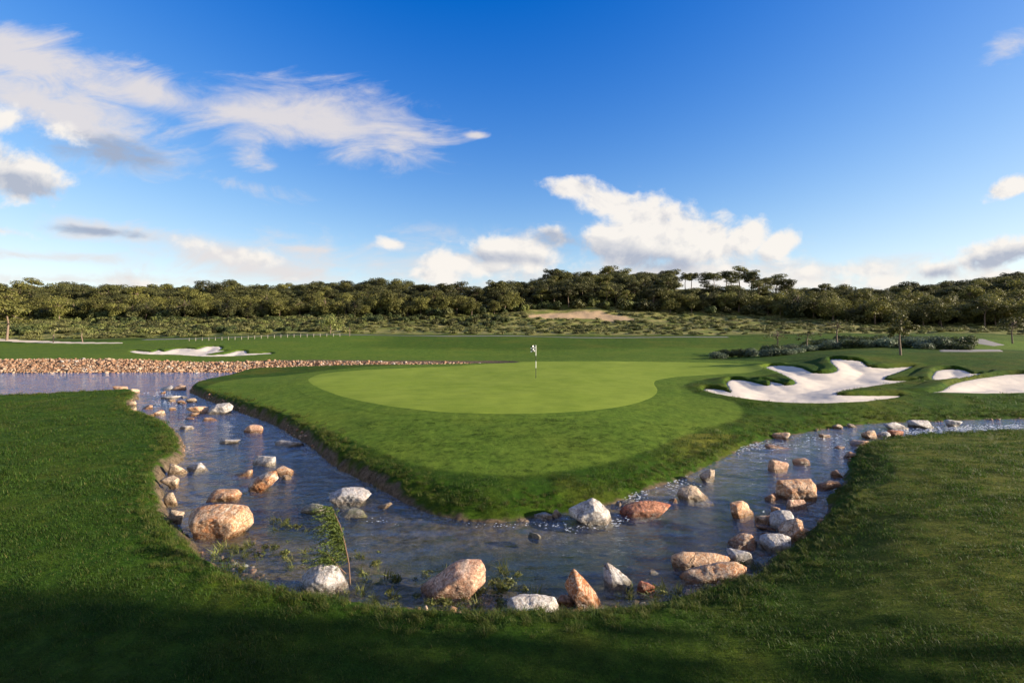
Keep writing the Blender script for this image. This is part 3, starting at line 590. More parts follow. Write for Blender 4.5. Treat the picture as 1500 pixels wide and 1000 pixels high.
rock_outline([(1112, 788), (1124, 782), (1146, 781), (1159, 787), (1157, 797), (1140, 804), (1128, 807), (1114, 800)], 'grey', 'flat grey slab with orange end at the front of the right bank heap', 29, 0.36)
# every other stone: box in the photograph, kind, label, depth
ROCKS = [
    (162, 563, 192, 577, 'orange', 'rounded orange rock at the pond mouth by the left lawn corner', .7), (188, 568, 203, 577, 'tan', 'small tan rock touching the rounded orange one at the pond mouth', .7),
    (231, 563, 258, 571.5, 'grey', 'flat grey slab at the outlet of the pond, by the island', .6), (254, 563, 277, 571.5, 'orange', 'flat orange slab at the outlet of the pond, at the island corner', .6),
    (231, 572, 242, 576.5, 'orange', 'tiny orange stone just below the grey outlet slab', .7), (236, 578, 264, 584.5, 'grey', 'low pale slab awash in the upper left stream', .5),
    (264, 579, 274, 583.5, 'grey', 'small grey stone at the right end of the low pale slab', .7), (245, 584, 257, 588.5, 'tan', 'small flat tan stone below the low pale slab', .7),
    (260, 585, 274, 591, 'brown', 'small brown stone off the island bank in the upper stream', .7), (272, 582, 292, 589, 'tan', 'low tan stone tucked under the island bank in the upper stream', .5),
    (207, 592, 224, 599.5, 'pink', 'pinkish stone near the left lawn in the upper stream', .7), (247, 595, 258, 601, 'orange', 'lone small orange stone in the middle of the upper stream', .7),
    (218, 598, 242, 608.5, 'whiteorange', 'white stone with orange patches near the left lawn', .6), (211, 605, 227, 610.5, 'orange', 'little orange stone at the foot of the white and orange one', .6),
    (276, 593, 311, 606, 'orange', 'orange brown rock joined to the largest white rock upstream', .5), (276, 603, 291, 609.5, 'orange', 'small orange stone in front of the orange brown rock upstream', .7),
    (293, 610, 319, 617, 'orange', 'flat orange stone below the largest white rock upstream', .5), (267, 610, 286, 614.5, 'brown', 'low brown stone awash left of the flat orange one', .5),
    (258, 622, 284, 629.5, 'white', 'flat whitish stone by the narrow bend of the left lawn', .5), (357, 620, 387, 634, 'pink', 'pale pink stone standing alone in the widening stream', .5),
    (322, 641, 351, 650, 'grey', 'flat grey stone alone in the middle of the left stream', .5), (400, 642, 444, 655, 'white', 'long white stone with orange tip near the island bank', .5),
    (369, 665, 405, 683, 'white', 'slender white wedge above the left stream cluster', .5), (337, 680, 375, 698, 'orange', 'orange block at the upper left of the left stream cluster', .6),
    (400, 678, 431, 697, 'orange', 'orange block at the upper right of the left stream cluster', .6), (407, 694, 428, 703, 'tan', 'pale stone awash under the right orange block of the cluster', .5),
    (305, 711, 351, 735, 'orange', 'orange rock between the largest boulder and the left stream cluster', .6), (322, 772, 340, 785, 'pink', 'small pink stone at the foot of the largest boulder', .6),
    (271, 674, 304, 692, 'grey', 'pale stone awash beside the sandy left bank', .6), (493, 739, 543, 759, 'moss', 'greenish slab just under water below the diamond shaped slab', .6),
    (553, 734, 575, 745, 'tan', 'pale little stone under the island bank right of the diamond slab', .6), (442, 733, 485, 753, 'moss', 'mossy stone awash left of the diamond slab', .6),
    (814, 866, 841, 889, 'brown', 'brown rock leaning on the left of the tall pointed rock', .6), (834, 882, 856, 894, 'orange', 'small orange stone in front of the tall pointed rock', .7),
    (930, 842, 960, 869, 'red', 'knobbly red rock, the reddest of all, at the near bank', .7), (808, 743, 832, 759, 'tan', 'pale stone touching the left of the big white island boulder', .6),
    (777, 746, 802, 762, 'grey', 'round grey stone at the tip of the island', .7), (798, 749, 810, 760, 'white', 'little white stone squeezed between two at the island tip', .7),
    (757, 756, 778, 764, 'tan', 'leftmost low tan stone at the tip of the island', .6), (980, 727, 993, 735, 'orange', 'small round orange stone at the end of the long reddish slab', .7),
    (897, 733, 911, 741, 'tan', 'small tan stone behind the right side of the big white island boulder', .7), (907, 729, 932, 739, 'grey', 'pale flat stone above the left end of the reddish slab', .6),
    (950, 831, 968, 840, 'grey', 'small grey stone under water above the red rock', .6), (772, 777, 794, 790, 'moss', 'rounded green stone under water off the island tip', .7),
    (1068, 730, 1112, 760, 'orange', 'slanting orange brown rock left of the right bank heap', .5), (1118, 719, 1150, 734, 'brown', 'flat brown stone left of the biggest orange block', .5),
    (1195, 701, 1231, 718, 'brown', 'brown rock with pale top wedged between the biggest orange block and the grass', .5), (1151, 727, 1182, 748, 'pink', 'pinkish brown rock just below the biggest orange block', .6),
    (1128, 738, 1142, 752, 'orange', 'small orange stone on top of the right bank heap', .7), (1108, 751, 1131, 769, 'orange', 'orange stone on the water side of the grey white boulder', .6),
    (1109, 766, 1136, 777, 'brown', 'dark brown flat stone under the grey white boulder', .6), (1110, 775, 1129, 786, 'orange', 'small orange stone above the flat grey slab of the heap', .7),
    (1066, 776, 1116, 806, 'orange', 'low orange rock at the left of the flat grey slab', .5), (1065, 797, 1106, 826, 'grey', 'grey rock with orange patches behind the two long orange rocks', .6),
    (1031, 850, 1049, 860, 'white', 'small white stone in front of the longest orange rock', .7), (1124, 668, 1157, 692, 'pink', 'grey pink rock in the middle of the right stream', .5),
    (1160, 669, 1184, 682, 'brown', 'small brown rock in mid stream right of the grey pink one', .6), (1132, 631, 1156, 644, 'orange', 'orange rock against the island bank at the bend of the right stream', .7),
    (1116, 648, 1162, 657, 'pink', 'flat pink slab with water running over it in the right stream', .4), (1217, 686, 1234, 700, 'brown', 'small brown stone at the right bank above the biggest orange block', .7),
    (1296, 617, 1331, 630, 'white', 'white boulder at the far bank of the narrow right stream', .6), (1330, 613, 1362, 627, 'grey', 'grey rock with orange end next to the white boulder of the narrow stream', .6),
    (1384, 613, 1407, 625, 'grey', 'last grey rock far right in the narrow stream', .6), (1263, 628, 1286, 643, 'orange', 'round orange rock at the corner of the right lawn', .7),
    (1285, 630, 1304, 642, 'grey', 'grey rock between two reddish ones at the right lawn corner', .7), (1298, 627, 1321, 640, 'red', 'red brown rock with pale top at the right lawn corner', .7),
    (1195, 633, 1219, 641, 'brown', 'flat dark brown slab where the right stream widens', .5), (1219, 620, 1233, 628, 'tan', 'pale stone in the far bank where the right stream widens', .6),
    (1240, 619, 1256, 626, 'tan', 'rightmost of two pale stones in the far bank of the right stream', .6), (1219, 651, 1239, 657, 'pink', 'low flat stone awash before the right lawn corner', .5),
    (1241, 643, 1273, 654, 'pink', 'pinkish bank slab below the right lawn corner', .5), (1237, 660, 1258, 672, 'brown', 'brown bank slab at the inside of the right lawn edge', .5),
    (184, 586, 200, 595, 'tan', 'upper tan bank stone under the left lawn by the pond mouth', .6), (187, 594, 203, 604, 'tan', 'lower tan bank stone under the left lawn by the pond mouth', .6),
    (246, 676, 274, 696, 'tan', 'sandy coloured bank stone at the top of the left bare bank', .5), (236, 694, 264, 715, 'tan', 'sandy coloured bank stone in the middle of the left bare bank', .5),
    (240, 716, 262, 742, 'tan', 'sandy coloured bank stone low on the left bare bank', .5), (246, 742, 268, 768, 'tan', 'narrow pale bank stone just left of the largest boulder', .5)]
for i, r in enumerate(ROCKS):
    rock_box(*r[:6], seed=100 + i * 3, depth=r[6], rough=0.06 if 'knobbly' in r[5] else 0.042)

# riprap on the far bank of the pond: thousands of stones nobody could count
def gravel(protos, m):
    rng = np.random.RandomState(15); n = 60000; Y = np.sqrt(rng.uniform(25, 900, n)); X = rng.uniform(-1.1, 1.1, n) * Y; d = water_sdf(X, Y)
    k = (d > -.30) & (d < .14); X, Y, d = X[k], Y[k], d[k]
    k = (fbm(xy3(X, Y, .9), 37, 3) > .02) & (rng.rand(len(X)) < 3.6 / np.sqrt(Y)) & ((Y < 0.1 * np.abs(X) + 8.3) | (X > 9) | (Y > 14)); X, Y, d = X[k], Y[k], d[k]; Z = ground_at(X, Y)
    Vs, Fs, col, off = [], [], [], 0
    for x, y, z in zip(X, Y, Z):
        P, Fc = protos[rng.randint(8)]; s = min(.11, .038 * math.exp(rng.normal(0, .5))); a = rng.uniform(0, 6.28); M = np.array(Matrix.Rotation(a, 3, 'Z'))
        Vs.append((P * s) @ M.T + np.array([x, y, z + .2 * s])); Fs.append(Fc + off); off += len(P); col.append(np.full(len(P), rng.rand()))
    me = np_mesh('gravel', np.concatenate(Vs), np.concatenate(Fs)); set_attr(me, 'tone', np.concatenate(col))
    tag(link_mesh('gravel', me, m), 'small stones and gravel along the water line of the stream', 'gravel', kind='stuff')
def riprap():
    rng = np.random.RandomState(5); protos = []
    for s in range(8):
        v = rng.normal(size=(12, 3)); v /= np.linalg.norm(v, axis=1)[:, None]; v *= np.array([1, .8, .62])
        P, Fc, c = star_rock(v, 300 + s, ICO2, p=20, rough=0.03); protos.append((P, Fc))
    Vs, Fs, off = [], [], 0
    n = 19000; X = rng.uniform(-62, -0.5, n); Y = rng.uniform(41.2, 45.0, n); d = water_sdf(X, Y)
    end = np.clip((-0.5 - X) / 8, 0.15, 1)
    k = (d > -0.25) & (d < 3.35 * (0.55 + .45 * end)) & (Y > 41); X, Y = X[k], Y[k]; Z = ground_at(X, Y)
    col = []
    for x, y, z in zip(X, Y, Z):
        P, Fc = protos[rng.randint(8)]; s = min(0.30, 0.074 * math.exp(rng.normal(0, .45))); a = rng.uniform(0, 6.28, 3)
        M = np.array(Matrix.Rotation(a[0], 3, 'Z') @ Matrix.Rotation(rng.uniform(-.6, .6), 3, 'X'))
        Vs.append((P * s) @ M.T + np.array([x, y, z + 0.3 * s])); Fs.append(Fc + off); off += len(P); col.append(np.full(len(P), rng.rand()))
    me = np_mesh('riprap', np.concatenate(Vs), np.concatenate(Fs)); set_attr(me, 'tone', np.concatenate(col))
    m, t, b = mat('riprap_stone'); a = t.attr('tone'); P = t.new('ShaderNodeNewGeometry').outputs['Position']
    c = t.mix(t.ramp(a, 0, .5, 0, 1, False), (0.20, 0.105, 0.055), (0.31, 0.18, 0.105)); c = t.mix(t.ramp(a, .5, .9, 0, 1, False), c, (0.42, 0.32, 0.23)); c = t.mix(t.ramp(a, .95, .97), c, (0.40, 0.37, 0.34))
    c = t.mix(t.ramp(t.noise(P, 9, 4, .7), 0.35, 0.7), t.mix(1.0, c, (0.7, .66, .62), 'MULTIPLY'), c)
    t.l.new(c, b.inputs['Base Color']); b.inputs['Roughness'].default_value = 0.8
    o = link_mesh('stone_riprap', me, m); gravel(protos, m); tag(o, 'bank of countless small orange stones along the far side of the pond', 'stone bank', kind='stuff')
riprap()

# ------------------------------------------------------------------ scatter (stuff only)
def scatter(name, pts, scl, srcs, label, cat, seed=1, tilt=0.2):
    n = len(pts); rng = np.random.RandomState(seed)
    me = bpy.data.meshes.new(name); me.vertices.add(n); me.vertices.foreach_set('co', np.asarray(pts, np.float32).ravel())
    set_attr(me, 'scl', scl); set_attr(me, 'var', rng.randint(0, len(srcs), n))
    rot = np.stack([rng.uniform(-tilt, tilt, n), rng.uniform(-tilt, tilt, n), rng.uniform(0, 6.28, n)], 1)
    a = me.attributes.new('rot', 'FLOAT_VECTOR', 'POINT'); a.data.foreach_set('vector', rot.astype(np.float32).ravel())
    o = bpy.data.objects.new(name, me); COL.objects.link(o)
    ng = bpy.data.node_groups.new(name, 'GeometryNodeTree')
    ng.interface.new_socket('Geometry', in_out='INPUT', socket_type='NodeSocketGeometry'); ng.interface.new_socket('Geometry', in_out='OUTPUT', socket_type='NodeSocketGeometry')
    N = ng.nodes; L = ng.links; gi = N.new('NodeGroupInput'); go = N.new('NodeGroupOutput'); jn = N.new('GeometryNodeJoinGeometry')
    def named(nm, typ):
        q = N.new('GeometryNodeInputNamedAttribute'); q.data_type = typ; q.inputs[0].default_value = nm; return q.outputs[0]
    for i, s in enumerate(srcs):
        oi = N.new('GeometryNodeObjectInfo'); oi.inputs['Object'].default_value = s; oi.inputs['As Instance'].default_value = True
        ip = N.new('GeometryNodeInstanceOnPoints'); cmp_ = N.new('FunctionNodeCompare'); cmp_.data_type = 'FLOAT'; cmp_.operation = 'EQUAL'
        L.new(named('var', 'FLOAT'), cmp_.inputs[0]); cmp_.inputs[1].default_value = i
        L.new(gi.outputs[0], ip.inputs['Points']); L.new(oi.outputs['Geometry'], ip.inputs['Instance']); L.new(cmp_.outputs[0], ip.inputs['Selection'])
        e2r = N.new('FunctionNodeEulerToRotation'); L.new(named('rot', 'FLOAT_VECTOR'), e2r.inputs[0]); L.new(e2r.outputs[0], ip.inputs['Rotation'])
        L.new(named('scl', 'FLOAT'), ip.inputs['Scale']); L.new(ip.outputs[0], jn.inputs[0])
    L.new(jn.outputs[0], go.inputs[0])
    md = o.modifiers.new('scatter', 'NODES'); md.node_group = ng
    tag(o, label, cat, kind='stuff'); return o
def source(name, me, m):
    o = bpy.data.objects.new(name, me); me.materials.append(m); return o      # never linked: only a shape to scatter
def blades(name, seed, nb, rad, h, w, bend, m):
    rng = np.random.RandomState(seed); V, Fq = [], []
    for i in range(nb):
        a = rng.uniform(0, 6.28); r = rad * math.sqrt(rng.rand()); b = np.array([r * math.cos(a), r * math.sin(a), -0.012])
        d = rng.uniform(0, 6.28); dv = np.array([math.cos(d), math.sin(d), 0]); sv = np.array([-math.sin(d), math.cos(d), 0])
        hh = h * rng.uniform(0.5, 1.15); ww = w * rng.uniform(.7, 1.3); bd = bend * rng.uniform(.2, 1.3) * hh
        p1 = b + dv * bd * 0.3 + np.array([0, 0, hh * .55]); p2 = b + dv * bd + np.array([0, 0, hh * .95])
        k = len(V); V += [b - sv * ww, b + sv * ww, p1 - sv * ww * .8, p1 + sv * ww * .8, p2 - sv * ww * .15, p2 + sv * ww * .15]
        Fq += [[k, k + 1, k + 3, k + 2], [k + 2, k + 3, k + 5, k + 4]]
    return source(name, np_mesh(name, V, Fq), m)
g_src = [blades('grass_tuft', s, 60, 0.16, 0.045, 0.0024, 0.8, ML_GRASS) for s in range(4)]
l_src = [blades('long_grass_tuft', 20 + s, 46, 0.10, 0.12, 0.0032, 1.1, ML_LONG) for s in range(4)]
def grass():
    rng = np.random.RandomState(8); P, S = [], []
    for (ya, yb, dens, sc) in ((3.3, 6, 120, 0.62), (6, 9, 70, 0.8), (9, 14, 34, 1.05), (14, 20, 14, 1.35), (20, 27, 6, 1.6)):
        n = int(1.12 * (yb ** 2 - ya ** 2) * dens); Y = np.sqrt(rng.uniform(ya ** 2, yb ** 2, n)); X = rng.uniform(-1.12, 1.12, n) * Y
        z = ground_fields(X, Y); ap = sdf(X, Y, APRON)
        bk = np.minimum.reduce([sdf(X, Y, b) for b in BPOLY[:3]])
        dryk = (X > 3.5) & (Y < 16); k = (rng.rand(n) < np.where(dryk, .85, 1.0)) & (z[0] > 0.33) & (z[2] < 0.35) & ((ap > 0.0) | (Y < 16)) & (bk > 0.12)
        P.append(np.stack([X, Y, z[1]], 1)[k]); s = sc * rng.uniform(.75, 1.25, n) * (0.75 + 1.0 * np.clip(fbm(xy3(X, Y, 1.1), 61, 3) + .4, 0, 1)); s = s * np.where(ap < 0, .5, 1.0); S.append(s[k])
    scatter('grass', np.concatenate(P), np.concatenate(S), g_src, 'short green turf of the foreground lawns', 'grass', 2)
    P, S = [], []
    for (ya, yb, dens) in ((4, 9, 110), (9, 15, 60), (15, 26, 26)):
        n = int(1.12 * (yb ** 2 - ya ** 2) * dens); Y = np.sqrt(rng.uniform(ya ** 2, yb ** 2, n)); X = rng.uniform(-1.12, 1.12, n) * Y
        d = water_sdf(X, Y); k = (d > 0.16) & (d < 0.95); X, Y, d = X[k], Y[k], d[k]
        g = ground_fields(X, Y); pr = np.exp(-((d - 0.36) / 0.25) ** 2) * (1.0 - 0.75 * (g[2] > 0.6)) + 0.1
        k = (rng.rand(len(X)) < pr); P.append(np.stack([X, Y, g[1]], 1)[k]); S.append((rng.uniform(.35, .7, len(X)) * (1.0 + 0.4 * (Y > 13)))[k])
    bx = [(i, p) for i, p in enumerate(BPOLY[:3])]
    for i, bp in bx:
        q = np.concatenate([bp + (np.roll(bp, -1, 0) - bp) * f for f in np.linspace(0, 1, 9)[:-1]]); q = q + rng.normal(0, .10, (len(q), 2))
        dd = sdf(q[:, 0], q[:, 1], bp); back = sdf(q[:, 0], q[:, 1] - 0.5, bp) < 0; q = q[(dd > 0.03) & back]
        P.append(np.stack([q[:, 0], q[:, 1], ground_at(q[:, 0], q[:, 1]) + .0], 1)); S.append(rng.uniform(.4, .75, len(q)))
    scatter('long_grass', np.concatenate(P), np.concatenate(S), l_src, 'longer grass hanging over the stream banks and bunker lips', 'grass', 3, 0.4)
grass()

# ------------------------------------------------------------------ foliage builders
def cards(rng, C, n, rad, size, flat=1.0, up=0.0):
    """n small leaf quads through the ellipsoid lobe (centre C, radii rad)"""
    d = rng.normal(size=(n, 3)); d /= np.linalg.norm(d, axis=1)[:, None]
    r = rng.uniform(0.45, 1.0, n) ** 0.7; P = C + d * r[:, None] * rad
    nrm = d + rng.normal(0, .42, (n, 3)); nrm[:, 2] += up; nrm /= np.linalg.norm(nrm, axis=1)[:, None]
    t1 = np.cross(nrm, rng.normal(size=(n, 3))); t1 /= np.linalg.norm(t1, axis=1)[:, None]; t2 = np.cross(nrm, t1)
    s = size * rng.uniform(.6, 1.3, n)[:, None]; a = s * t1; b = s * t2 * rng.uniform(.35, .8, n)[:, None]
    V = np.stack([P - a, P - b * .9, P + a, P + b], 1).reshape(-1, 3); Fq = np.arange(n * 4).reshape(n, 4); return V, Fq
def tubes(segs, ns=6):
    """segs: list of polylines [(p, r), ...] -> one mesh array pair"""
    Vs, Fs, off = [], [], 0
    for line in segs:
        P = np.array([q[0] for q in line], float); rr = [q[1] for q in line]
        for i in range(len(P)):
            t = P[min(i + 1, len(P) - 1)] - P[max(i - 1, 0)]; t /= (np.linalg.norm(t) + 1e-9)
            a = np.cross(t, [0.3, 1, .2]); a /= np.linalg.norm(a); b = np.cross(t, a)
            ang = np.arange(ns) * 2 * math.pi / ns
            Vs.append(P[i] + rr[i] * (np.cos(ang)[:, None] * a + np.sin(ang)[:, None] * b))
            if i:
                for k in range(ns):
                    Fs.append([off + (i - 1) * ns + k, off + (i - 1) * ns + (k + 1) % ns, off + i * ns + (k + 1) % ns, off + i * ns + k])
        off += len(P) * ns
    return np.concatenate(Vs), np.array(Fs)
def make_tree(name, seed, h, cr, crown_base, nlobe, ncard, size, lm, flat=0.5, lean=0.0, lobe=0.42, limbs=True):
    rng = np.random.RandomState(seed); root = empty(name, (0, 0, 0))
    top = np.array([lean * h, rng.uniform(-.1, .1) * h, h * 0.86]); mid = np.array([lean * h * .2 + rng.uniform(-.06, .06) * h, rng.uniform(-.04, .04) * h, h * .4])
    r0 = 0.022 * h + 0.02
    segs = [[((0, 0, -0.25), r0 * 1.25), ((0, 0, 0.1), r0), (mid, r0 * .75), (mid * .5 + top * .5, r0 * .5), (top, r0 * .2)]]
    Vs, Fs, off = [], [], 0
    for i in range(nlobe):
        a = 6.283 * i / nlobe * 1.618 * 2 + rng.uniform(-.5, .5); rr = cr * math.sqrt((i + .3) / nlobe) * rng.uniform(.62, .92)
        zz = h * (crown_base + (1 - crown_base) * (0.16 + 0.72 * rng.rand() * (1 - 0.55 * (rr / cr) ** 2) + .12 * (1 - rr / cr)))
        C = np.array([top[0] * zz / h + rr * math.cos(a), rr * math.sin(a), min(zz, h * .97 - lobe * cr * flat * .5)])
        L = lobe * cr * rng.uniform(.7, 1.2); V, Fq = cards(rng, C, ncard, np.array([L, L, L * flat * rng.uniform(.8, 1.2)]), size, up=.5)
        Vs.append(V); Fs.append(Fq + off); off += len(V)
        if limbs:
            f = rng.uniform(.35, .8); st = mid * (1 - f) + top * f
            segs.append([(st, r0 * .38), ((st * .45 + C * .55) + np.array([0, 0, -.03 * h]), r0 * .25), (C, r0 * .08)])
    V, Fq = tubes(segs); link_mesh('trunk', np_mesh('trunk', V, Fq), MBARK, root)
    link_mesh('crown', np_mesh('crown', np.concatenate(Vs), np.concatenate(Fs)), lm, root, smooth=False)
    return root
def make_bush(name, seed, r, h, nlobe, ncard, size, lm, parent=None):
    rng = np.random.RandomState(seed); Vs, Fs, off = [], [], 0
    for i in range(nlobe):
        a = rng.uniform(0, 6.28); rr = r * .62 * math.sqrt(rng.rand()); L = r * rng.uniform(.38, .6)
        C = np.array([rr * math.cos(a), rr * math.sin(a), h * rng.uniform(.3, .62)])
        V, Fq = cards(rng, C, ncard, np.array([L, L, h * .42]), size, up=.4); V[:, 2] = np.maximum(V[:, 2], -0.05)
        Vs.append(V); Fs.append(Fq + off); off += len(V)
    return np_mesh(name, np.concatenate(Vs), np.concatenate(Fs))

# ------------------------------------------------------------------ woods on the hills
PINES = [make_tree('pine_tree', 500 + i, 7.6, 3.3 + .3 * (i % 3), [.42, .36, .5, .3][i % 4], 15, 170, 0.20, ML_PINE if i % 2 else ML_PINE2, .5, [0, .08, -.07][i % 3]) for i in range(5)] + \
    [make_tree('pine_tree', 540 + i, 6.8, 3.2 + .3 * (i % 3), [.10, .16, .06][i % 3], 18, 160, 0.20, ML_PINE2 if i == 1 else ML_PINE, .75, [0, .05, -.04][i % 3]) for i in range(5)]
def woods():
    rng = np.random.RandomState(17); spots = []; tries = 0
    for px in np.arange(-20, 1525, 12.0):                       # the skyline row
        Y = 160 + rng.uniform(-7, 5) if px > 740 else 165 + rng.uniform(-10, 4)
        spots.append(((px + rng.uniform(-7, 7) - 750) / F * Y, Y, 0 if px > 760 and px < 1170 else (rng.rand() < .6) * 1))
    while len(spots) < 1150 and tries < 60000:
        tries += 1
        px = rng.uniform(-40, 1540); lo = np.interp(px, [0, 200, 400, 650, 735, 760, 960, 980, 1100, 1200, 1300, 1500], [110, 112, 115, 119, 122, 129, 129, 124, 121, 112, 104, 100])
        Y = rng.uniform(lo, 163); X = (px - 750) / F * Y
        if min((X - a) ** 2 + ((Y - b) * .8) ** 2 for a, b, _ in spots) < 4.6: continue
        if 985 < px < 1180 and Y > 133: continue
        if px < 700 and fbm(np.array([[X * .06, Y * .06, 3.3]]), 4, 2)[0] > .30: continue
        spots.append((X, Y, 1 if rng.rand() < (.95 if Y < 138 else .72) else 0))
    spots = np.array(sorted(spots, key=lambda q: q[1])); Z = base_z(spots[:, 0], spots[:, 1]); used = set(); rest = []
    for i, ((X, Y, kind), z) in enumerate(zip(spots, Z)):
        px = X / Y * F + 750; k = int(kind) * 5 + rng.randint(5); rz = rng.uniform(0, 6.28); s = (rng.uniform(.50, .86) if rng.rand() < .9 else rng.uniform(.9, 1.1)) * (.95 if kind else 1)
        if i >= 290: rest.append((X, Y, z, s)); continue
        if px < 715: lab, grp = 'olive green pine lit by low sun in the wood on the left hill', 'pines of the wood on the left hill'
        elif px < 1165: lab, grp = 'dark pine in the wood on the middle hill behind the flag', 'pines of the wood on the middle hill'
        else: lab, grp = 'dark shaded pine in the wood on the right hill behind the bunkers', 'pines of the wood on the right hill'
        if k not in used: o = PINES[k]; used.add(k); o.location = (X, Y, z); o.rotation_euler = (0, 0, rz); o.scale = (s,) * 3
        else: o = dup(PINES[k], (X, Y, z), rz, s)
        tag(o, lab, 'tree', grp)
    src = []
    for k in (0, 1, 2, 4):                                       # the farther pines, past the three hundred nearest
        tk, cr = [c for c in PINES[k].children if c.name.startswith('trunk')][0], [c for c in PINES[k].children if c.name.startswith('crown')][0]
        n1 = len(tk.data.vertices); V = np.concatenate([[v.co[:] for v in tk.data.vertices], [v.co[:] for v in cr.data.vertices]])
        Fq = np.array([list(p.vertices) for p in tk.data.polygons] + [[q + n1 for q in p.vertices] for p in cr.data.polygons])
        me = np_mesh('far_pine_shape', V, Fq); me.materials.append(MBARK); so = source('far_pine_shape', me, cr.data.materials[0])
        mi = np.ones(len(Fq), dtype=np.int32); mi[:len(tk.data.polygons)] = 0; me.polygons.foreach_set('material_index', mi); src.append(so)
    rest = np.array(rest)
    scatter('far_pine_wood', rest[:, :3], rest[:, 3], src, 'the farther pines of the wood, up to the skyline of the hills', 'wood', 9, .05)
woods()
u_src = [source('undergrowth_shape', make_bush('undergrowth_shape', 700 + i, 1.6, 1.9, 7, 70, 0.26, [ML_PINE2, ML_SHRUB, ML_SCRUBG][i % 3]), [ML_PINE2, ML_SHRUB, ML_SCRUBG][i % 3]) for i in range(5)]
s_src = [source('scrub_shape', make_bush('scrub_shape', 740 + i, 1.15, .62, 8, 60, 0.12, ML_SCRUB), [ML_SCRUB, ML_SCRUBG, ML_SCRUB, ML_SCRUB][i % 4]) for i in range(6)]
def undergrowth():
    rng = np.random.RandomState(23); n = 2600; px = rng.uniform(-60, 1560, n); Y = rng.uniform(104, 168, n); X = (px - 750) / F * Y
    lo = np.interp(px, [0, 200, 400, 650, 760, 850, 960, 1100, 1200, 1300, 1500], [110, 112, 116, 118, 124, 127, 124, 120, 112, 104, 100])
    ok = (Y > lo) & ~((px > 985) & (px < 1180) & (Y > 140)) & (rng.rand(n) < np.where(px < 700, .55, .95)); X, Y = X[ok], Y[ok]
    scatter('undergrowth', np.stack([X, Y, base_z(X, Y)], 1), rng.uniform(.6, 1.5, len(X)), u_src, 'dark bushes growing under the pines on the hills', 'undergrowth', 5, .1)
    n = 900; px = rng.uniform(-60, 740, n); Y = rng.uniform(88, 116, n); X = (px - 750) / F * Y; ok = (fbm(xy3(X, Y, .09), 83, 3) > .05 - .3 * sstep(100, 114, Y)) & (Y > 91); px, Y, X = px[ok], Y[ok], X[ok]; n = len(px)
    scatter('tall_scrub', np.stack([X, Y, ground_at(X, Y)], 1), rng.uniform(.28, .75, n), u_src, 'taller dark bushes standing in the meadow on the left', 'scrub', 8, .1)
    n = 5200; px = rng.uniform(-60, 1560, n); Y = rng.uniform(85, 126, n); X = (px - 750) / F * Y
    hi = np.interp(px, [0, 200, 400, 650, 760, 850, 960, 1100, 1200, 1300, 1500], [114, 116, 119, 121, 124, 124, 126, 122, 114, 106, 104])
    den = 0.25 + 1.3 * np.clip(fbm(xy3(X, Y, .12), 88, 3) + .25, 0, 1); den = den * np.where((px > 300) & (Y < 92), .35, 1)
    ok = (Y < hi) & (rng.rand(n) < den * np.where(px < 500, .95, .95)) & (sdf(X, Y, np.array(SANDCUT)) > 0.6); X, Y = X[ok], Y[ok]
    big = np.where((X / Y < -.35) & (Y > 88), 1.6, 1.0)
    scatter('scrub', np.stack([X, Y, ground_at(X, Y)], 1), rng.uniform(.35, .95, len(X)) * big, s_src, 'rough scrub and tall grass of the meadow below the wooded hills', 'scrub', 6, .15)
undergrowth()

# ------------------------------------------------------------------ single trees and shrubs near the course
def place(o, px, py, label, cat='tree', ymin=20, rz=0.0, group=None):
    x, y = hit(px, py, ymin); o.location = (x, y, float(ground_at(x, y)[0])); o.rotation_euler = (0, 0, rz); tag(o, label, cat, group); return o
place(make_tree('pine_tree', 801, 2.95, 1.1, .36, 18, 70, .085, ML_PINE, .75, .0, .3), 1319, 520, 'young pine with a crooked bare trunk on the mound behind the right bunker', ymin=30)
place(make_tree('young_tree', 802, 3.1, 1.75, .48, 16, 30, .075, ML_PINE2, .7, .02, .26), 1226, 509, 'sparse spreading young tree rising out of the shrub bed', ymin=40)
place(make_tree('young_tree', 803, 2.7, 2.1, .4, 13, 16, .08, ML_PINE2, .6, -.03, .24), 1138, 515, 'thin almost leafless young tree at the left end of the shrub bed', ymin=40)
place(make_tree('pine_tree', 804, 3.3, 1.6, .42, 16, 55, .10, ML_PINE2, .7, .03, .3), 1483, 503, 'small dark pine beside the grey path at the right edge', ymin=50)
place(make_tree('round_tree', 805, 3.4, 1.9, .12, 14, 60, .16, ML_SCRUBG, .9, 0, .42), 484, 489, 'round bushy green tree at the far end of the post fence', ymin=70)
place(make_tree('young_tree', 806, 2.4, .75, .35, 8, 40, .12, ML_SCRUBG, .9, 0, .4), 512, 492, 'slim young tree on the lawn crest right of the post fence', ymin=70)
place(make_tree('young_tree', 807, 2.6, .8, .45, 8, 30, .11, ML_SCRUB, .8, .05, .35), 78, 502, 'small leaning tree beside the sandy path on the left', ymin=60)
place(make_tree('young_tree', 808, 2.7, .9, .45, 8, 30, .11, ML_SCRUB, .8, -.05, .35), 121, 502, 'second small tree beside the sandy path, further right', ymin=60)
place(make_tree('pine_tree', 809, 7.4, 3.0, .35, 15, 110, .22, ML_PINE, .6, .04, .38), 10, 499, 'tall pine standing alone at the left edge by the sandy path', ymin=80)
place(make_tree('young_tree', 810, 2.2, 1.3, .3, 9, 26, .09, ML_PINE2, .7, .03, .28), 1182, 511, 'low sparse young tree between the two thin trees of the shrub bed', ymin=40)
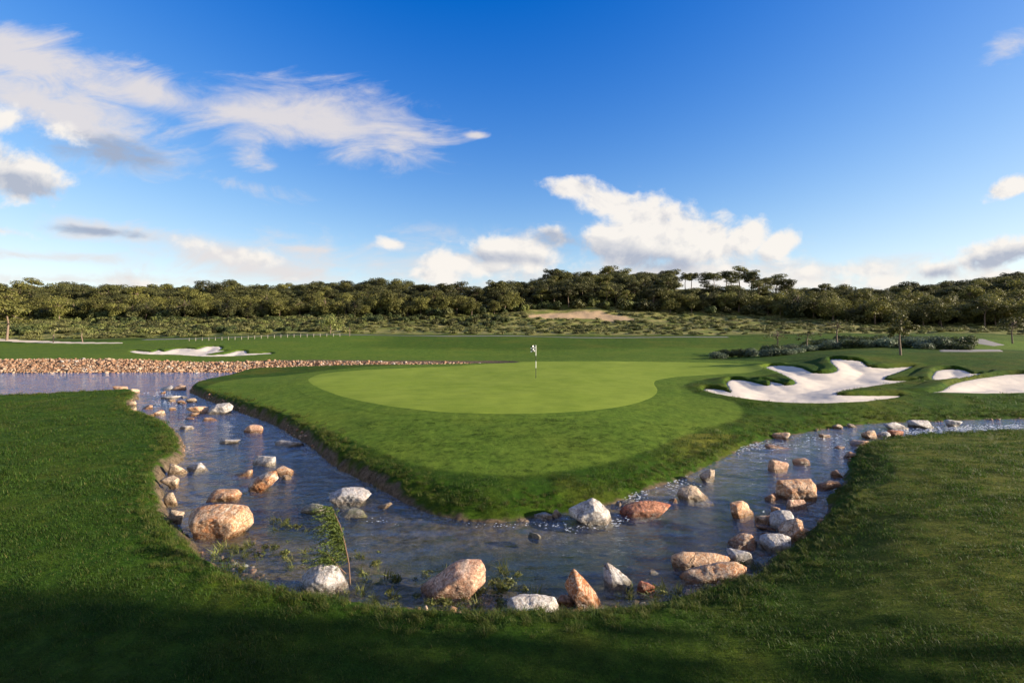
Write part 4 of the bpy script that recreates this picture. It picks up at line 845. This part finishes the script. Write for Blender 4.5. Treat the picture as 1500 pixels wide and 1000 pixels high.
for i, (x, y, h) in enumerate(((25.0, 0.25, 11.5), (30.5, -2.9, 13.0), (22.0, -3.6, 10.5))):  # out-of-view pines, added only to cast shade over the near lawn
    o = make_tree('pine_tree', 850 + i, h, 3.0, .22, 20, 110, .22, ML_PINE2, .8, [0, .03, -.03][i], .42); o.location = (x, y, float(ground_at(x, y)[0])); o.rotation_euler = (0, 0, i * 1.3)
    tag(o, 'unseen tall pine added beyond the right edge to shade the foreground', 'tree', 'unseen pines added beyond the right edge for shade')
BUSH = {k: [make_bush('foliage', 820 + i + 10 * j, .62, .62, 9, 130, .052, m) for i in range(3)] for j, (k, m) in enumerate((('grey', ML_GREY), ('green', ML_SHRUB)))}
for k, m in (('grey', ML_GREY), ('green', ML_SHRUB)):
    for q in BUSH[k]: q.materials.append(m)
def shrub_bed():
    rng = np.random.RandomState(31); line = [(1050, 525), (1085, 523), (1120, 522), (1150, 520), (1180, 515), (1215, 511), (1250, 509), (1290, 508), (1330, 509), (1370, 511), (1405, 513), (1420, 514)]
    xs = np.array([p[0] for p in line]); ys = np.array([p[1] for p in line]); px = 1048.0; n = 0
    while px < 1424:
        py = np.interp(px, xs, ys)
        for row in range(3 if px > 1180 else 2):
            k = 'grey' if rng.rand() < (.62 if row == 0 else .35) else 'green'
            x, y = hit(px + rng.uniform(-4, 4), py - row * 4.2 + rng.uniform(-.8, .8), 34)
            o = bpy.data.objects.new('shrub', BUSH[k][rng.randint(3)]); COL.objects.link(o)
            o.location = (x, y, float(ground_at(x, y)[0]) - .03); s = rng.uniform(.95, 1.6); o.scale = (s * 1.15, s * 1.15, s * rng.uniform(.8, 1.25)); o.rotation_euler = (0, 0, rng.uniform(0, 6.28))
            if k == 'grey': tag(o, 'low rounded silver grey shrub in the bed behind the right bunkers', 'shrub', 'silver shrubs of the bed behind the right bunkers')
            else: tag(o, 'low rounded dark green shrub in the bed behind the right bunkers', 'shrub', 'green shrubs of the bed behind the right bunkers')
        px += 13.5
shrub_bed()

# ------------------------------------------------------------------ sapling and weeds in the stream
def sapling():
    b = on_water(513, 853); root = empty('sapling', (b[0], b[1], WATER - .06)); rng = np.random.RandomState(41)
    s = b[1] / F
    def pt(px, py, dy=0.0): return np.array([(px - 513) * s, dy, (853 - py) * s + .06])
    main = [(pt(513, 856), .011), (pt(511, 825), .009), (pt(505, 795), .008), (pt(497, 770, .03), .006), (pt(484, 745, .05), .003)]
    side = [(pt(507, 840), .007), (pt(496, 826, -.04), .006), (pt(481, 804, -.08), .003)]
    V, Fq = tubes([main, side]); link_mesh('stem', np_mesh('stem', V, Fq), MTWIG, root)
    Vs, Fs, off, tw = [], [], 0, []
    for i in range(240):
        f = rng.uniform(.28, 1.0); P = np.array([q[0] for q in main]); g = f * (len(P) - 1); a = int(min(g, len(P) - 2)); st = P[a] + (P[a + 1] - P[a]) * (g - a)
        if i % 6 == 0:
            P2 = np.array([q[0] for q in side]); st = P2[1] + (P2[2] - P2[1]) * rng.rand()
        ln = rng.uniform(.14, .46) * (1.15 - .5 * f); dr = np.array([-1.0 + rng.normal(0, .45), rng.normal(0, .5), rng.uniform(-.25, .75)]); dr /= np.linalg.norm(dr)
        for j in range(22):
            c = st + dr * ln * j / 21 + np.array([0, 0, -.22 * (j / 21) ** 2 * ln]); d = dr + rng.normal(0, .45, 3); d /= np.linalg.norm(d); w = np.cross(d, rng.normal(size=3)); w /= np.linalg.norm(w)
            L = .034; Vs += [c, c + d * L * .5 + w * .006, c + d * L, c + d * L * .5 - w * .006]; Fs.append([off, off + 1, off + 2, off + 3]); off += 4
    link_mesh('foliage', np_mesh('foliage', Vs, Fs), ML_FEATHER, root, smooth=False)
    tag(root, 'feathery green sapling leaning left out of the shallow stream', 'sapling')
sapling()
w_src = [blades('weed_tuft', 60 + s, 30, 0.07, 0.13, 0.006, 1.3, ML_WEED) for s in range(3)] + [source('weed_leaf_tuft', make_bush('weed_leaf_tuft', 70 + s, .10, .08, 5, 14, .022, ML_WEED), ML_WEED) for s in range(2)]
def weeds():
    rng = np.random.RandomState(51); P = []
    for (px, py, sx, sy, n) in ((430, 770, 22, 8, 26), (350, 806, 22, 9, 30), (410, 812, 26, 8, 26), (500, 815, 26, 6, 22), (540, 842, 16, 6, 16), (578, 846, 8, 4, 12), (630, 838, 14, 5, 16), (600, 878, 36, 8, 34), (700, 880, 26, 8, 40), (730, 846, 14, 10, 18), (745, 862, 30, 8, 30), (960, 866, 26, 5, 26), (480, 868, 40, 5, 26), (340, 832, 14, 6, 16), (1090, 832, 12, 5, 14)):
        for k in range(int(n * .55)):
            q = on_water(px + rng.normal(0, sx), py + rng.normal(0, sy)); P.append((q[0], q[1], WATER - .03))
    P = np.array(P); d = water_sdf(P[:, 0], P[:, 1]); P = P[d < .15]
    scatter('water_weed', P, rng.uniform(.4, 1.15, len(P)), w_src, 'green and straw coloured weeds growing in the shallow margin of the stream', 'water weed', 7, .5)
weeds()
def foam():
    rng = np.random.RandomState(61); Vs, Fs, off = [], [], 0
    for (px, py, sx, sy, n, s0) in ((850, 772, 36, 4, 34, .02), (730, 769, 26, 2, 16, .016), (905, 762, 8, 5, 16, .025), (930, 725, 12, 5, 40, .03), (985, 708, 18, 5, 40, .03), (1085, 655, 22, 4, 60, .035), (1130, 652, 26, 3, 50, .035), (1210, 642, 20, 3, 30, .035), (1340, 632, 26, 2.5, 60, .04), (1420, 627, 36, 2.5, 110, .045), (1490, 624, 24, 2, 60, .045), (560, 765, 22, 3, 8, .02), (250, 590, 16, 3, 24, .05), (236, 577, 12, 2, 16, .06), (1225, 655, 8, 3, 14, .03)):
        for k in range(int(n * 1.7)):
            x, y = on_water(px + rng.normal(0, sx), py + rng.normal(0, sy)); m = 8; a = np.arange(m) * 2 * math.pi / m; r = s0 * .6 * rng.uniform(.3, 1.2) * rng.uniform(.5, 1.4, m)
            ring = np.stack([x + r * 1.7 * np.cos(a), y + r * np.sin(a), np.full(m, WATER + .010)], 1)
            Vs += [np.array([x, y, WATER + .010 + .25 * s0]), *ring]; Fs += [[off, off + 1 + i, off + 1 + (i + 1) % m] for i in range(m)]; off += m + 1
    o = link_mesh('foam', np_mesh('foam', Vs, Fs), m_plain('foam', (.55, .58, .61), .5)); tag(o, 'flecks of white foam on the ripples of the stream', 'foam', kind='stuff')
foam()

# ------------------------------------------------------------------ flag and fence
def flag():
    x, y = hit(785, 554, 20); z = float(ground_at(x, y)[0]); root = empty('golf_flag', (x, y, z)); s = y / F
    mw, mb = m_plain('white_paint', (.78, .78, .74), .4), m_plain('black_paint', (.02, .02, .022), .45)
    lv = [(0, 1), (15, 0), (25, 1), (33, 0), (48.5, 0)]
    Vs, Fs, mi, off = [], [], [], 0
    for (a, c), (b, _) in zip(lv[:-1], lv[1:]):
        V, Fq = tubes([[((0, 0, a * s), .017), ((0, 0, b * s), .017)]], 8); Vs.append(V); Fs.append(Fq + off); off += len(V); mi += [c] * len(Fq)
    me = np_mesh('pole', np.concatenate(Vs), np.concatenate(Fs)); o = link_mesh('pole', me, [mw, mb], root); me.polygons.foreach_set('material_index', mi)
    n, m = 18, 24; V = []; W, H = 7.2 * s, 9.2 * s
    for side in (-.003, .003):
        for j in range(m + 1):
            for i in range(n + 1):
                f = i / n; g = j / m; V.append((-.017 - f * W, .05 * math.sin(f * 7 + g * 2.2) * f + side, 48.3 * s - g * H - f * f * .05))
    Fq, mi = [], []; S = (n + 1) * (m + 1)
    for side in (0, 1):
        for j in range(m):
            for i in range(n):
                q = [side * S + j * (n + 1) + i, side * S + j * (n + 1) + i + 1, side * S + (j + 1) * (n + 1) + i + 1, side * S + (j + 1) * (n + 1) + i]
                Fq.append(q[::-1] if side else q); mi.append((i // 6 + j // 6) % 2)
    me = np_mesh('flag', V, Fq); link_mesh('flag', me, [mb, mw], root); me.polygons.foreach_set('material_index', mi)
    tag(root, 'golf hole flagstick with black and white chequered flag on the green', 'flag')
flag()
def fence():
    pts = [hit(px, np.interp(px, [276, 300, 350, 400, 470, 500], [499.5, 499, 497.5, 495, 493.2, 493]), 60) for px in np.arange(277, 500, 9.6)]
    pts = [(p[0], min(p[1], 79.6)) for p in pts]
    z = ground_at(np.array([p[0] for p in pts]), np.array([p[1] for p in pts])); root = empty('post_fence', (*pts[0], float(z[0]))); o0 = np.array([*pts[0], z[0]])
    mp = m_plain('pale_wood', (.20, .18, .14), .8, (.30, .27, .22), 9); tops = []
    base_me = None
    for (x, y), zz in zip(pts, z):
        if base_me is None:
            V, Fq = tubes([[((0, 0, -.15), .045), ((0, 0, .47), .042), ((0, 0, .50), .03), ((0, 0, .51), .002)]], 8); base_me = np_mesh('post', V, Fq); po = link_mesh('post', base_me, mp, root)
        else: po = bpy.data.objects.new('post', base_me); COL.objects.link(po); po.parent = root
        po.location = np.array([x, y, zz]) - o0; tops.append(np.array([x, y, zz + .40]) - o0)
    V, Fq = tubes([[(p, .025) for a, b in zip(tops[:-1], tops[1:]) for p in (a, (a + b) / 2 - np.array([0, 0, .06]))] + [(tops[-1], .025)]], 5)
    link_mesh('rope', np_mesh('rope', V, Fq), mp, root)
    tag(root, 'low fence of pale wooden posts along the far edge of the left fairway', 'fence')
fence()
